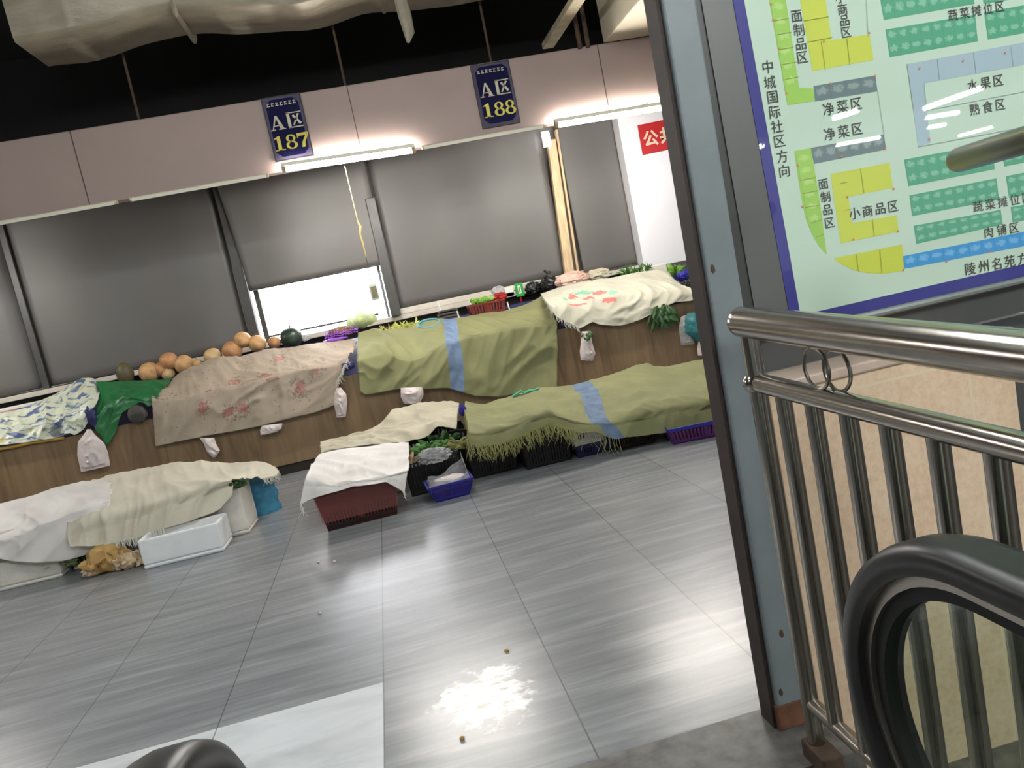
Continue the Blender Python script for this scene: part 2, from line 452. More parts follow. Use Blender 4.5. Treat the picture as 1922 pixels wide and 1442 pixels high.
def plaid(T, col, u, v, ob, uv):
    mp = T.add('ShaderNodeMapping'); mp.inputs['Scale'].default_value = (5, 7, 1); mp.inputs['Rotation'].default_value = (0, 0, .5); T.link(uv, mp.inputs[0])
    a = T.noise(mp.outputs[0], 1.5, 3, .5, 1.2); col = T.mix(T.step(a, .52, .60), col, lin((92, 108, 150)))
    c = T.noise(ob, 5.2, 2); col = T.mix(T.math('MULTIPLY', T.step(c, .60, .66), .8), col, lin((40, 50, 74)))
    e = T.noise(ob, 7.5, 2, .5, .6); return T.mix(T.math('MULTIPLY', T.step(e, .66, .7), .8), col, lin((196, 176, 90)))
M['plaid'] = uvmat('blue_yellow_printed_sheet', (216, 220, 196), plaid, rough=.4, bump=.1)
M['green_film'] = uvmat('green_plastic_sheet', (44, 112, 64), None, rough=.3, bump=.1, bscale=60)
def sackprint(T, col, u, v, ob, uv):
    def blobm(cu, cv, ru, rv, k, th=1.0):
        a = T.math('DIVIDE', T.math('SUBTRACT', u, cu), ru); b = T.math('DIVIDE', T.math('SUBTRACT', v, cv), rv)
        r = T.math('SQRT', T.math('ADD', T.math('MULTIPLY', a, a), T.math('MULTIPLY', b, b)))
        return T.step(T.math('ADD', r, T.math('MULTIPLY', T.math('SUBTRACT', T.noise(ob, k, 2), .5), 2.2)), th, th - .2)
    for cu, cv, ru, rv, c in ((.25, .62, .075, .10, (104, 196, 160)), (.17, .52, .03, .07, (226, 92, 92)), (.345, .56, .06, .05, (226, 92, 92)), (.27, .42, .05, .035, (226, 92, 92)),
                              (.40, .33, .05, .06, (226, 92, 92)), (.43, .52, .03, .08, (120, 200, 170)), (.12, .48, .02, .1, (120, 200, 170)), (.2, .3, .06, .025, (226, 110, 110))):
        col = T.mix(T.math('MULTIPLY', blobm(cu, cv, ru, rv, 24), .8), col, lin(c))
    return col
M['sack'] = uvmat('white_woven_sack', (206, 202, 182), sackprint)
M['white_film'] = uvmat('white_plastic_sheet', (226, 220, 214), None, rough=.5, sss=.0)
M['cream_weave'] = uvmat('cream_woven_sheet', (208, 200, 180), None, rough=.6)
M['beige_weave'] = uvmat('beige_woven_sheet', (190, 182, 158), None, rough=.65)
M['strand'] = mat('pale_strands', (206, 204, 190), .7)
M['bag'] = mat('white_plastic_bag', (222, 208, 204), .38, var=.1, vscale=10, bump=.35, bscale=26)
M['clear_bag'] = mat('clear_plastic_bag', (206, 206, 206), .22, var=.25, vscale=10, bump=.4, bscale=24, alpha=.55)
M['pink_bag'] = mat('pinkish_crumpled_bag', (214, 176, 158), .4, var=.22, vscale=14, bump=.4, bscale=24)
M['black_bag'] = mat('black_plastic_bag', (30, 30, 30), .28, var=.3, vscale=12, bump=.5, bscale=30)
M['teal_bag'] = mat('teal_plastic_bag', (46, 118, 122), .35, var=.25, vscale=12, bump=.4, bscale=24)
M['red_plastic'] = mat('red_plastic', (168, 34, 30), .4, var=.15, vscale=10)
M['maroon'] = mat('maroon_plastic', (112, 40, 34), .45, var=.2, vscale=9)
M['red_crate'] = mat('dull_red_crate', (112, 40, 36), .38, var=.22, vscale=7)
M['film_red'] = mat('clear_film_on_crate', (150, 92, 86), .14, alpha=.28, bump=.5, bscale=16)
M['black_crate'] = mat('black_crate', (26, 26, 25), .5, var=.2, vscale=9)
M['blue_plastic'] = mat('blue_plastic', (46, 44, 150), .4, var=.15, vscale=8)
M['purple_plastic'] = mat('purple_plastic', (90, 44, 112), .4, var=.2, vscale=8)
M['blue_bag'] = mat('blue_mesh_bag', (66, 138, 172), .6, var=.2, vscale=20, bump=.4, bscale=90)
M['navy'] = mat('navy_plastic', (40, 40, 92), .5, var=.3, vscale=10)
M['foam'] = mat('white_styrofoam', (236, 236, 236), .7, var=.04, vscale=8, bump=.12, bscale=140)
M['foam_dirty'] = mat('grubby_styrofoam', (222, 216, 206), .7, var=.10, vscale=9, bump=.25, bscale=60)
M['melon'] = [mat('tan_melon_' + 'abc'[k], c, .5, var=.28, vscale=14) for k, c in enumerate(((200, 156, 106), (188, 136, 92), (206, 174, 126)))]
M['melon_dark'] = mat('dark_green_melon', (44, 58, 46), .35, var=.3, vscale=10)
M['gourd'] = mat('olive_gourd', (92, 84, 58), .5, var=.25, vscale=9)
M['stem'] = mat('dry_stem', (128, 104, 62), .8)
M['leaf'] = mat('leaf_green', (74, 122, 48), .5, var=.4, vscale=20)
M['leaf_dark'] = mat('leaf_dark_green', (46, 82, 36), .5, var=.4, vscale=20)
M['leaf_bright'] = mat('leaf_bright_green', (124, 170, 66), .5, var=.3, vscale=20)
M['yellow_green'] = mat('yellow_green_stalks', (184, 188, 98), .55, var=.3, vscale=20)
M['cabbage'] = mat('pale_cabbage', (182, 194, 146), .5, var=.2, vscale=14)
M['husk'] = mat('corn_husk', (190, 152, 92), .7, var=.3, vscale=12)
M['husk_pale'] = mat('pale_corn_husk', (208, 182, 148), .7, var=.2, vscale=12)
M['brown_veg'] = mat('brown_roots', (136, 98, 70), .8, var=.35, vscale=20)
M['purple_net'] = mat('purple_net', (142, 76, 190), .5)
M['teal_tub'] = mat('teal_tub', (104, 158, 168), .4)
M['grey_tray'] = mat('dark_grey_tray', (74, 70, 64), .6, var=.2, vscale=9)
M['green_card'] = mat('green_card', (28, 148, 62), .45)
M['card_white'] = mat('white_card', (226, 226, 216), .5)
M['card_dark'] = mat('olive_card_panel', (132, 122, 92), .6, var=.2, vscale=60)
M['mint_ribbon'] = mat('mint_ribbon', (84, 190, 150), .5)
M['yellow_band'] = mat('yellow_edge_band', (178, 140, 58), .5)
# signs
M['sign_blue'] = mat('navy_sign_board', (12, 12, 54), .7, spec=.15)
M['sign_edge'] = mat('greyish_sign_border', (80, 72, 94), .7, spec=.2)
M['sign_black'] = mat('black_sign_rim', (28, 26, 30), .5)
M['sign_silver'] = mat('silver_lettering', (186, 176, 150), .45)
M['sign_yellow'] = mat('yellow_lettering', (200, 182, 46), .45)
M['sign_red'] = mat('red_sign_sheet', (188, 36, 40), .5)
M['sign_cream'] = mat('cream_lettering', (226, 204, 180), .5)
# foreground
M['post'] = mat('grey_painted_steel', (126, 134, 137), .45, var=.08, vscale=7)
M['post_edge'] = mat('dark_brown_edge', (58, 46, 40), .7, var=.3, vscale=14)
M['steel'] = mat('stainless_steel', (172, 165, 156), .2, metal=1.0, var=.06, vscale=30, stretch=(1, 1, .2))
M['steel_dull'] = mat('dull_stainless_steel', (150, 143, 134), .30, metal=1.0, var=.12, vscale=20)
M['bronze'] = mat('brownish_steel', (132, 120, 110), .28, metal=.9)
M['dark_panel'] = mat('dark_grey_cladding', (74, 74, 73), .5, var=.05, vscale=3)
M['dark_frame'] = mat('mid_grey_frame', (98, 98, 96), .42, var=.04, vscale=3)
M['frame_shade'] = mat('shaded_frame_grey', (64, 64, 62), .45)  # frame grey with its side's shade put into the colour; skirt shares it
M['trim_pink'] = mat('pinkish_trim', (196, 168, 156), .5)
M['trim_grey'] = mat('grey_glass_edge', (132, 140, 136), .3)
def glassed(name, c): return mat(name, c, .55, coat=1.0, coat_rough=.015)
M['map_base'] = glassed('pale_mint_map_ground', (205, 228, 207)); M['map_blue'] = glassed('indigo_map_border', (48, 48, 136))
M['map_lime'] = glassed('lime_map_block', (166, 214, 92)); M['map_yellow'] = glassed('yellow_map_block', (212, 222, 78))
M['map_grey'] = glassed('slate_map_block', (112, 130, 132)); M['map_green'] = glassed('green_map_block', (84, 170, 132))
M['map_lav'] = glassed('lavender_map_block', (176, 198, 208)); M['map_sky'] = glassed('sky_blue_map_block', (66, 158, 220))
M['map_ink'] = glassed('dark_map_lettering', (64, 62, 58)); M['map_pale'] = glassed('pale_map_marks', (142, 202, 172)); M['map_line'] = glassed('olive_map_lines', (150, 164, 70))
M['map_red'] = glassed('red_map_dots', (226, 130, 90)); M['map_thin'] = glassed('grey_map_lines', (158, 180, 166)); M['map_paleblue'] = glassed('pale_blue_map_marks', (134, 192, 232)); M['map_palelime'] = glassed('pale_lime_map_marks', (186, 226, 120))
def map_marks(name, base, mark, nu, nv, ru=.36, rv=.24, vc=.42):
    m = glassed(name, base); T = NT(m); uv = T.coords('UV'); sx = T.add('ShaderNodeSeparateXYZ'); T.link(uv, sx.inputs[0])
    fu = T.math('FRACT', T.math('MULTIPLY', sx.outputs[0], nu)); fv = T.math('FRACT', T.math('MULTIPLY', T.math('SUBTRACT', 1.0, sx.outputs[1]), nv))
    a = T.math('DIVIDE', T.math('SUBTRACT', fu, .5), ru); b = T.math('DIVIDE', T.math('SUBTRACT', fv, vc), rv)
    r = T.math('SQRT', T.math('ADD', T.math('MULTIPLY', a, a), T.math('MULTIPLY', b, b)))
    mp = T.add('ShaderNodeMapping'); mp.inputs['Scale'].default_value = (nu * 3, nv * 3, 1); T.link(uv, mp.inputs[0])
    k = T.step(T.math('ADD', r, T.math('MULTIPLY', T.math('SUBTRACT', T.noise(mp.outputs[0], 1.4, 3, .6), .5), 2.2)), 1.1, .65)
    col = T.mix(T.math('MULTIPLY', k, .75), lin(base), lin(mark))
    ln = T.math('GREATER_THAN', T.math('ABSOLUTE', T.math('SUBTRACT', fu, .5)), .482)
    col = T.mix(T.math('MULTIPLY', ln, .35), col, lin(tuple(v * .75 for v in base)))
    T.link(col, bsdf(m).inputs['Base Color']); return m
M['mk_green'] = map_marks('green_map_block_with_marks', (84, 170, 132), (150, 208, 178), 8, 2)
M['mk_sky'] = map_marks('sky_blue_map_block_with_marks', (66, 158, 220), (134, 196, 236), 15, 1)
M['mk_slate4'] = map_marks('slate_map_block_with_marks', (112, 130, 132), (160, 176, 172), 4, 1); M['mk_slate6'] = map_marks('slate_map_block_with_marks', (112, 130, 132), (160, 176, 172), 6, 1)
M['mk_lime'] = map_marks('lime_map_block_with_marks', (166, 214, 92), (194, 230, 132), 1, 6)
def granite_wall():
    m = bpy.data.materials.new('peach_granite_tiles'); m.use_nodes = True; T = NT(m); b = T.n['Principled BSDF']
    co = T.add('ShaderNodeTexCoord'); sx = T.add('ShaderNodeSeparateXYZ'); T.link(co.outputs['Object'], sx.inputs[0])
    n = T.noise(co.outputs['Object'], 46, 3, .7); n2 = T.noise(co.outputs['Object'], 9, 3, .6)
    col = T.ramp(T.math('ADD', T.math('MULTIPLY', n, .6), T.math('MULTIPLY', n2, .4)), [(.32, lin((222, 188, 156))), (.5, lin((236, 206, 174))), (.68, lin((244, 220, 192)))])
    fx = T.math('FRACT', T.math('DIVIDE', T.math('ADD', sx.outputs[0], JX), .58)); fz = T.math('FRACT', T.math('DIVIDE', T.math('ADD', sx.outputs[2], JZ), .66))
    j = T.math('MAXIMUM', T.math('GREATER_THAN', T.math('ABSOLUTE', T.math('SUBTRACT', fx, .5)), .4935), T.math('GREATER_THAN', T.math('ABSOLUTE', T.math('SUBTRACT', fz, .5)), .4945))
    T.link(T.mix(j, col, lin((236, 216, 184))), b.inputs['Base Color']); b.inputs['Roughness'].default_value = .5
    return m
M['ledge'] = mat('pale_pink_ledge_stone', (214, 190, 172), .5, var=.08, vscale=20)
M['rubber'] = mat('black_rubber_handrail', (34, 33, 34), .36, var=.1, vscale=20)
M['gasket'] = mat('black_gasket', (14, 14, 14), .6)
M['guide'] = mat('handrail_guide_steel', (190, 182, 174), .35, metal=1.0)
def glass_mat():
    m = bpy.data.materials.new('balustrade_glass'); m.use_nodes = True; T = NT(m); b = T.n['Principled BSDF']
    tr = T.add('ShaderNodeBsdfTransparent'); tr.inputs[0].default_value = (.80, .86, .80, 1); gl = T.add('ShaderNodeBsdfGlossy'); gl.inputs['Roughness'].default_value = .02
    mx = T.add('ShaderNodeMixShader'); mx.inputs[0].default_value = .05; T.link(tr.outputs[0], mx.inputs[1]); T.link(gl.outputs[0], mx.inputs[2])
    T.link(mx.outputs[0], T.n['Material Output'].inputs[0]); T.n.remove(b); return m
M['glass'] = glass_mat()

# ------------------------------------------------------------------ the setting
HALLX0, HALLX1, HALLY0 = -9.0, 23.0, -23.0
mb = MB(); mb.box(HALLX0, HALLX1, 2.05, 9.3, -.12, 0); mb.box(HALLX0, -.50, HALLY0, 2.05, -.12, 0)
fl = struct(mb.build('floor', M['floor'], smooth=False)); off = fl.location.copy()
for v in fl.data.vertices: v.co += off
fl.location = (0, 0, 0)
struct(MB().box(-.50, .99, 1.76, 2.05, -.12, .001).build('trim_1', M['granite'], smooth=False), 'dark stone threshold strip before the tiled floor')
struct(MB().box(-.50, .86, -.9, 1.76, -.12, -.004).build('trim_2', M['plate'], smooth=False), 'steel landing plate between the two black handrails')
struct(MB().box(.88, HALLX1, HALLY0, 1.955, -.42, -.285).build('floor_lower', M['granite'], smooth=False), 'grey lower floor beyond the steel railing')
struct(MB().box(HALLX0, HALLX1, HALLY0, 9.4, 4.7, 4.85).build('ceiling', M['ceil'], smooth=False))
struct(MB().box(2.6, 6.5, 2.05, 7.3, 3.42, 4.7).build('ceiling_soffit', M['soffit'], smooth=False, bevel=.01), 'cream dropped soffit at the right end of the fascia')
struct(MB().box(2.62, 6.5, 5.60, 5.612, 3.414, 3.424).build('trim_3', M['seam'], smooth=False))
struct(MB().box(HALLX0 - .15, HALLX0, -6, 9.4, 0, 4.7).build('wall_left', M['back_wall'], smooth=False))
struct(MB().box(6.5, 6.65, 2.5, 9.4, 0, 4.7).build('wall_right', M['white_wall'], smooth=False))
# back wall: solid below and above the glazed band
bw = MB(); bw.box(HALLX0, 6.5, 9.1, 9.3, 0, 1.24); bw.box(HALLX0, -1.44, 9.1, 9.3, 1.24, 3.2); bw.box(-1.44, .20, 9.1, 9.3, 2.2, 3.2); bw.box(.20, 6.5, 9.1, 9.3, 1.24, 3.2)
struct(bw.build('wall_back', M['back_wall'], smooth=False)); struct(MB().box(HALLX0, 6.5, 9.1, 9.3, 3.2, 4.7).build('wall_back_upper', M['ceil'], smooth=False))
struct(MB().box(HALLX0, 3.1, 8.86, 9.1, 1.235, 1.29).build('trim_4', M['sill'], smooth=False, bevel=.006), 'pale window sill running along the back wall')
struct(MB().box(.2, 2.3, 8.93, 9.0, 1.29, 1.36).build('trim_5', M['sill'], smooth=False, bevel=.01), 'pale lower rail under the charcoal blind')
wn = struct(MB().box(-1.44, .20, 9.08, 9.1, 1.29, 2.2).build('window_1', M['window'], smooth=False), 'blown-out white window opening below the raised blind')
MB().box(-1.315, -1.262, 9.0, 9.07, 1.29, 2.15).build('window_frame', M['mull'], wn, smooth=False)
MB().box(-1.262, -.02, 9.0, 9.06, 1.34, 1.362).build('window_frame', M['mull'], wn, smooth=False)
MB().box(.075, .105, 8.97, 9.06, 1.29, 1.95).build('window_frame', M['alu'], wn, smooth=False)
struct(MB().box(-1.45, -1.345, 8.88, 9.0, 1.29, 3.3).build('trim_6', M['mull'], smooth=False, bevel=.008), 'dark upright bar left of the white window opening')
struct(MB().box(.115, .225, 8.80, 9.0, 1.29, 2.62).build('trim_7', M['mull'], smooth=False, bevel=.008), 'dark upright bar right of the white window opening')
struct(MB().box(-3.668, -3.598, 8.93, 9.0, 1.29, 3.3).build('trim_8', M['mull'], smooth=False, bevel=.006), 'thin dark upright bar behind the printed sheet')
tp = MB(); A_, B_ = at(1034, 262, Y=8.9), at(1068, 512, Y=8.9)
tp.hexa([(B_.x - .06, 8.87, 1.25), (B_.x + .05, 8.87, 1.25), (B_.x + .05, 8.95, 1.25), (B_.x - .06, 8.95, 1.25)], [(A_.x - .05, 8.87, 2.90), (A_.x + .05, 8.87, 2.90), (A_.x + .05, 8.95, 2.90), (A_.x - .05, 8.95, 2.90)])
struct(tp.build('trim_9', M['timber'], smooth=False, bevel=.006), 'water-stained pale timber post on the back wall')
struct(MB().hexa([(B_.x + .09, 8.88, 1.25), (B_.x + .115, 8.88, 1.25), (B_.x + .115, 8.95, 1.25), (B_.x + .09, 8.95, 1.25)], [(A_.x + .07, 8.88, 3.0), (A_.x + .095, 8.88, 3.0), (A_.x + .095, 8.95, 3.0), (A_.x + .07, 8.95, 3.0)]).build('trim_10', M['timber'], smooth=False), 'thin timber strip beside the stained post')
w2 = struct(MB().box(2.235, 2.325, 8.86, 8.875, 2.83, 3.0).build('window_2', M['window'], smooth=False), 'small lit gap above the timber post')
struct(MB().box(3.13, 4.9, 8.78, 9.08, 1.235, 3.4).build('wall_white', M['white_wall'], smooth=False), 'white wall panel carrying the red toilet sign')
struct(MB().box(3.0, 6.5, 8.7, 9.1, 0, 1.234).build('wall_dado', M['dark_panel'], smooth=False), 'dark grey dado below the white wall panel')

# blinds
BL = 'charcoal roller blinds along the back wall'
def blind(x0, x1, z0, z1, label, y=8.96, sag=.0, seed=1, spread=0):
    n, k = 26, 22; P = []
    for a in range(k + 1):
        z = z1 + (z0 - z1) * a / k; row = []
        for b in range(n + 1):
            xa = x0 - spread * (1 - a / k) ** 1.5; x = xa + (x1 - xa) * b / n
            row.append((x, y + .018 * math.sin(x * 5.2 + seed) * (.4 + a / k) + .012 * noise.noise(Vector((x * 1.7, z * 1.3, seed * 3.3))), z + (sag * (1 - abs(2 * b / n - 1)) if a == k else 0)))
        P.append(row)
    t = thing('roller_blind', label, 'blind', ((x0 + x1) / 2, y, z0), BL)
    MB().grid(P).build('sheet', M['blind'], t, solid=.004)
    MB().tube([(x0 + .01, y, z1), (x1 - .01, y, z1)], .03, 10).build('roller', M['mull'], t)
    MB().tube([(x0 + .01, y, z0), (x1 - .01, y, z0)], .010, 8).build('bottom_bar', M['mull'], t)
    return t
blind(-8.8, -3.665, 1.30, 3.3, 'charcoal roller blind at the far left, left of the thin dark bar', seed=1)
blind(-3.60, -1.47, 1.30, 3.3, 'charcoal roller blind behind the tan melons', seed=2)
blind(-1.335, .195, 1.885, 3.3, 'raised charcoal roller blind above the white window opening', y=8.84, seed=3, spread=.085)
blind(.235, 2.235, 1.355, 3.3, 'charcoal roller blind between the dark bar and the timber post', seed=4)
blind(2.44, 3.125, 1.30, 3.3, 'narrow charcoal roller blind between timber post and white wall', seed=5)

# fascia over the stalls
struct(MB().box(HALLX0, 6.5, 7.30, 7.42, 2.775, 3.42).build('wall_fascia', M['fascia'], smooth=False, bevel=.01), 'pinkish fascia board over the stalls')
for n_, px in enumerate(((145, 300), (665, 225), (1130, 130))):
    p = at(*px, Y=7.29); struct(MB().box(p.x - .004, p.x + .004, 7.294, 7.302, 2.78, 3.415).build('trim_%d' % (11 + n_), M['seam'], smooth=False))
for px0, px1, lb in (((0, 412), (218, 371), 'unlit cream batten under the fascia, leftmost'), ((243, 371), (503, 325), 'unlit cream batten under the fascia, left of the 187 tube'), ((792, 279), (1022, 240), 'unlit cream batten under the fascia between the two lit tubes')):
    a, b = at(*px0, Y=7.25), at(*px1, Y=7.25); t = thing('batten', lb, 'batten', ((a.x + b.x) / 2, 7.25, 2.74), 'cream battens under the fascia')
    x0 = a.x if px0[0] else a.x - 1.5
    MB().box(x0, b.x, 7.225, 7.285, 2.745, 2.772).build('tray', M['batten'], t, smooth=False, bevel=.004)
    MB().box(x0 + .02, b.x - .02, 7.215, 7.225, 2.735, 2.762).build('lip', M['lamp_body'], t, smooth=False)
# hangers from the ceiling
for px, lb in (((256, 205), 'thin rusty hanger rod above the left fascia'), ((648, 160), 'thin rusty hanger rod above the fascia right of sign 187'), ((920, 108), 'thin rusty hanger rod above sign 188')):
    p = at(*px, Y=7.36); tag(MB().tube([(p.x, 7.36, 3.42), (p.x + .01, 7.36, 4.7)], .012, 6).build('hanger_rod', M['rust']), lb, 'rod', 'hanger rods of the fascia')

# wrapped duct under the ceiling
dt = thing('air_duct', 'foil-wrapped rectangular air duct under the dark ceiling', 'duct', (0, 6.9, 3.9))
def duct_ring(x, dz, dy, k):
    y0, y1 = 6.55 + dy, 7.22 + dy; z0, z1 = 3.92 + dz, 4.5
    pts = [(y0, z0 + .03), (y0 + .03, z0), (y1 - .03, z0), (y1, z0 + .03), (y1, z1), (y0, z1)]
    return [Vector((x + noise.noise(Vector((x * 3, i, k))) * .012, p[0] + noise.noise(Vector((x * 2.6, i * 2.0, k))) * .02, p[1] + noise.noise(Vector((x * 2.4, i * 3.0, k + 5))) * .02)) for i, p in enumerate(pts)]
dm = MB(); nx = 46; base_i = 0
for k in range(nx + 1):
    x = -2.22 + 4.5 * k / nx
    dm.v += duct_ring(x, .08 * math.exp(-((x + 1.1) / .45) ** 2) - .03 * math.exp(-((x + .05) / .3) ** 2) + .05 * math.exp(-((x - .5) / .3) ** 2), .02 * math.sin(x * 2.1), 1)
for k in range(nx):
    for q in range(6): dm.f.append((k * 6 + q, k * 6 + (q + 1) % 6, (k + 1) * 6 + (q + 1) % 6, (k + 1) * 6 + q))
dm.f.append(tuple(range(5, -1, -1))); dm.f.append(tuple(nx * 6 + q for q in range(6)))
dm.build('wrapping', M['foil'], dt, angle=50)
for x, s_ in ((-1.02, .0), (.62, .01)):
    MB().tube([Vector(p) + Vector((0, 0, 0)) for p in duct_ring(x, .02 + s_, .0, 2)], .022, 6, closed=True).build('strap', M['foil'], dt)
fp = [at(x, y, Y=6.62) for x, y in ((750, -6), (760, 30), (768, 62), (766, 80))]
MB().tube(fp, [.05, .055, .045, .012], 8).build('torn_flap', M['foil'], dt)
# cable tray and pipes by the soffit
ct = thing('cable_tray', 'pale cable tray with pipes beside the cream soffit', 'cable tray', (2.22, 6.6, 3.6))
MB().box(2.17, 2.29, 4.6, 7.9, 3.62, 3.68).build('tray', M['batten'], ct, smooth=False, bevel=.008)
for x in (2.36, 2.44): MB().tube([(x, 7.28, 3.40), (x, 7.25, 4.7)], .022, 8).build('pipe', M['rust'], ct)
MB().box(1.95, 2.25, 6.0, 6.3, 3.84, 3.96).build('cross_channel', M['batten'], ct, smooth=False, bevel=.008)

# ------------------------------------------------------------------ lamps
def tube_light(a, b, label, group, m, holders=True, r=.016):
    a, b = Vector(a), Vector(b); d = (b - a).normalized(); t = thing('tube_light', label, 'lamp', (a + b) / 2, group)
    MB().tube([a, b], r, 12).build('lit_tube', m, t)
    u = Vector((0, 0, 1)); s = d.cross(u).normalized()
    def bar(p, q, w, h0, h1):
        return MB().hexa([p - s * w + u * h0, q - s * w + u * h0, q + s * w + u * h0, p + s * w + u * h0], [p - s * w + u * h1, q - s * w + u * h1, q + s * w + u * h1, p + s * w + u * h1])
    hs = bar(a - d * .03, b + d * .03, .022, .030, .062).build('housing', M['lamp_body'], t, smooth=False)
    if m is M['tube']:
        for f in (.2, .8):
            p = a.lerp(b, f); MB().box(p.x - .02, p.x + .02, p.y - .01, 7.305, 2.776, max(p.z + .061, 2.79)).build('bracket', M['lamp_body'], hs, smooth=False)
    for p, q in ((a - d * .035, a), (b, b + d * .035)): bar(p, q, .02, -.02, .045).build('holder', M['lamp_cap'], t, smooth=False, bevel=.003)
    return t
LT = 'lit tubes under the fascia'
tube_light(at(537, 319, Y=7.2), at(773, 284, Y=7.2), 'lit white tube lamp under the fascia below sign 187', LT, M['tube'])
tube_light(at(1048, 236, Y=7.2), at(1256, 202, Y=7.2), 'lit white tube lamp under the fascia right of sign 188', LT, M['tube'])
tube_light((-5.2, 7.2, 2.73), (-4.02, 7.2, 2.73), 'lit white tube lamp under the fascia left of the picture', LT, M['tube'])
# the hall's ceiling lamps behind the viewer, those mirrored in the map board's glass
HL = 'ceiling tube lamps of the hall behind the viewer'
def mirrored(p, Z=3.3):
    q = at(*p, Z=Z); q.y = 2 * 2.098 - q.y; return q
for a, b in (((1736, 203), (1842, 165)), ((1738, 221), (1798, 211)), ((1742, 239), (1772, 234)), ((1565, 222), (1610, 207)), ((1570, 272), (1650, 258)), ((1800, 255), (1863, 238)), ((1411, 282), (1431, 273))):
    tube_light(mirrored(a), mirrored(b), 'ceiling tube lamp mirrored in the glass of the map board', HL, M['hall_tube'], r=.05)
for x, y in ((-2.1, 3.1), (-.2, 3.3), (1.7, 3.3), (-4.6, 2.4), (-.9, -.9), (1.2, -1.1), (3.4, -.8), (1.6, -2.2), (1.4, -1.6), (2.8, -1.9)):  # unseen tubes added to brighten the near floor, goods and granite wall
    tube_light((x, y, 3.6), (x + 1.15, y, 3.6), 'ceiling tube lamp over the aisle behind the viewer', 'ceiling tube lamps over the aisle', M['fill_tube'], r=.02)

# ------------------------------------------------------------------ number signs
def strokes(polys, y, org, sc, name, m, parent, th=.003):
    """lettering from 2-D outlines in sign units"""
    mb = MB()
    for pl in polys:
        n = len(pl); bot = [(org[0] + p[0] * sc, y, org[1] + p[1] * sc) for p in pl]; top = [(q[0], y - th, q[2]) for q in bot]
        i = len(mb.v); mb.v += [Vector(q) for q in bot + top]
        mb.f.append(tuple(i + n + k for k in range(n)))
        for k in range(n): mb.f.append((i + k, i + (k + 1) % n, i + n + (k + 1) % n, i + n + k))
    return mb.build(name, m, parent, smooth=False)
def ringpolys(cx, cy, rx, ry, w_side, w_top, n=18):
    """a ring with thick flanks and thin top: the bowl of an old-style 8"""
    out = []
    for k in range(n):
        a, b = 2 * math.pi * k / n, 2 * math.pi * (k + 1) / n
        f = lambda t, ins: (cx + math.cos(t) * (rx - ins * w_side), cy + math.sin(t) * (ry - ins * w_top))
        out.append([f(a, 0), f(b, 0), f(b, 1), f(a, 1)])
    return out
def glyph(ch):
    if ch == '1': return [[(.30, 0), (.55, 0), (.55, 1), (.42, 1), (.12, .86), (.12, .80), (.30, .84)], [(.08, 0), (.78, 0), (.78, .07), (.08, .07)]]
    if ch == '8': return ringpolys(.45, .74, .33, .26, .17, .08) + ringpolys(.45, .27, .40, .28, .19, .08)
    if ch == '7': return [[(.06, 1), (.86, 1), (.86, .80), (.80, .80), (.06, .80)], [(.06, .8), (.06, .66), (.12, .66), (.16, .8)], [(.66, .82), (.86, .82), (.56, .35), (.52, 0), (.28, 0), (.34, .32)]]
    if ch == 'A': return [[(.50, 1), (.62, 1), (1.0, .05), (.72, .05)], [(.50, 1), (.56, .86), (.24, .05), (.16, .05)], [(.27, .33), (.80, .33), (.82, .27), (.25, .27)], [(.02, 0), (.38, 0), (.38, .06), (.02, .06)], [(.60, 0), (1.1, 0), (1.1, .06), (.60, .06)]]
    if ch == 'Q': return [[(.05, .02), (.24, .02), (.24, .98), (.05, .98)], [(.05, .90), (.98, .90), (.98, .96), (.05, .96)], [(.05, .0), (1.0, .0), (1.0, .07), (.05, .07)],
                          [(.74, .84), (.86, .80), (.44, .14), (.36, .18)], [(.38, .74), (.50, .80), (.92, .24), (.78, .15)]]
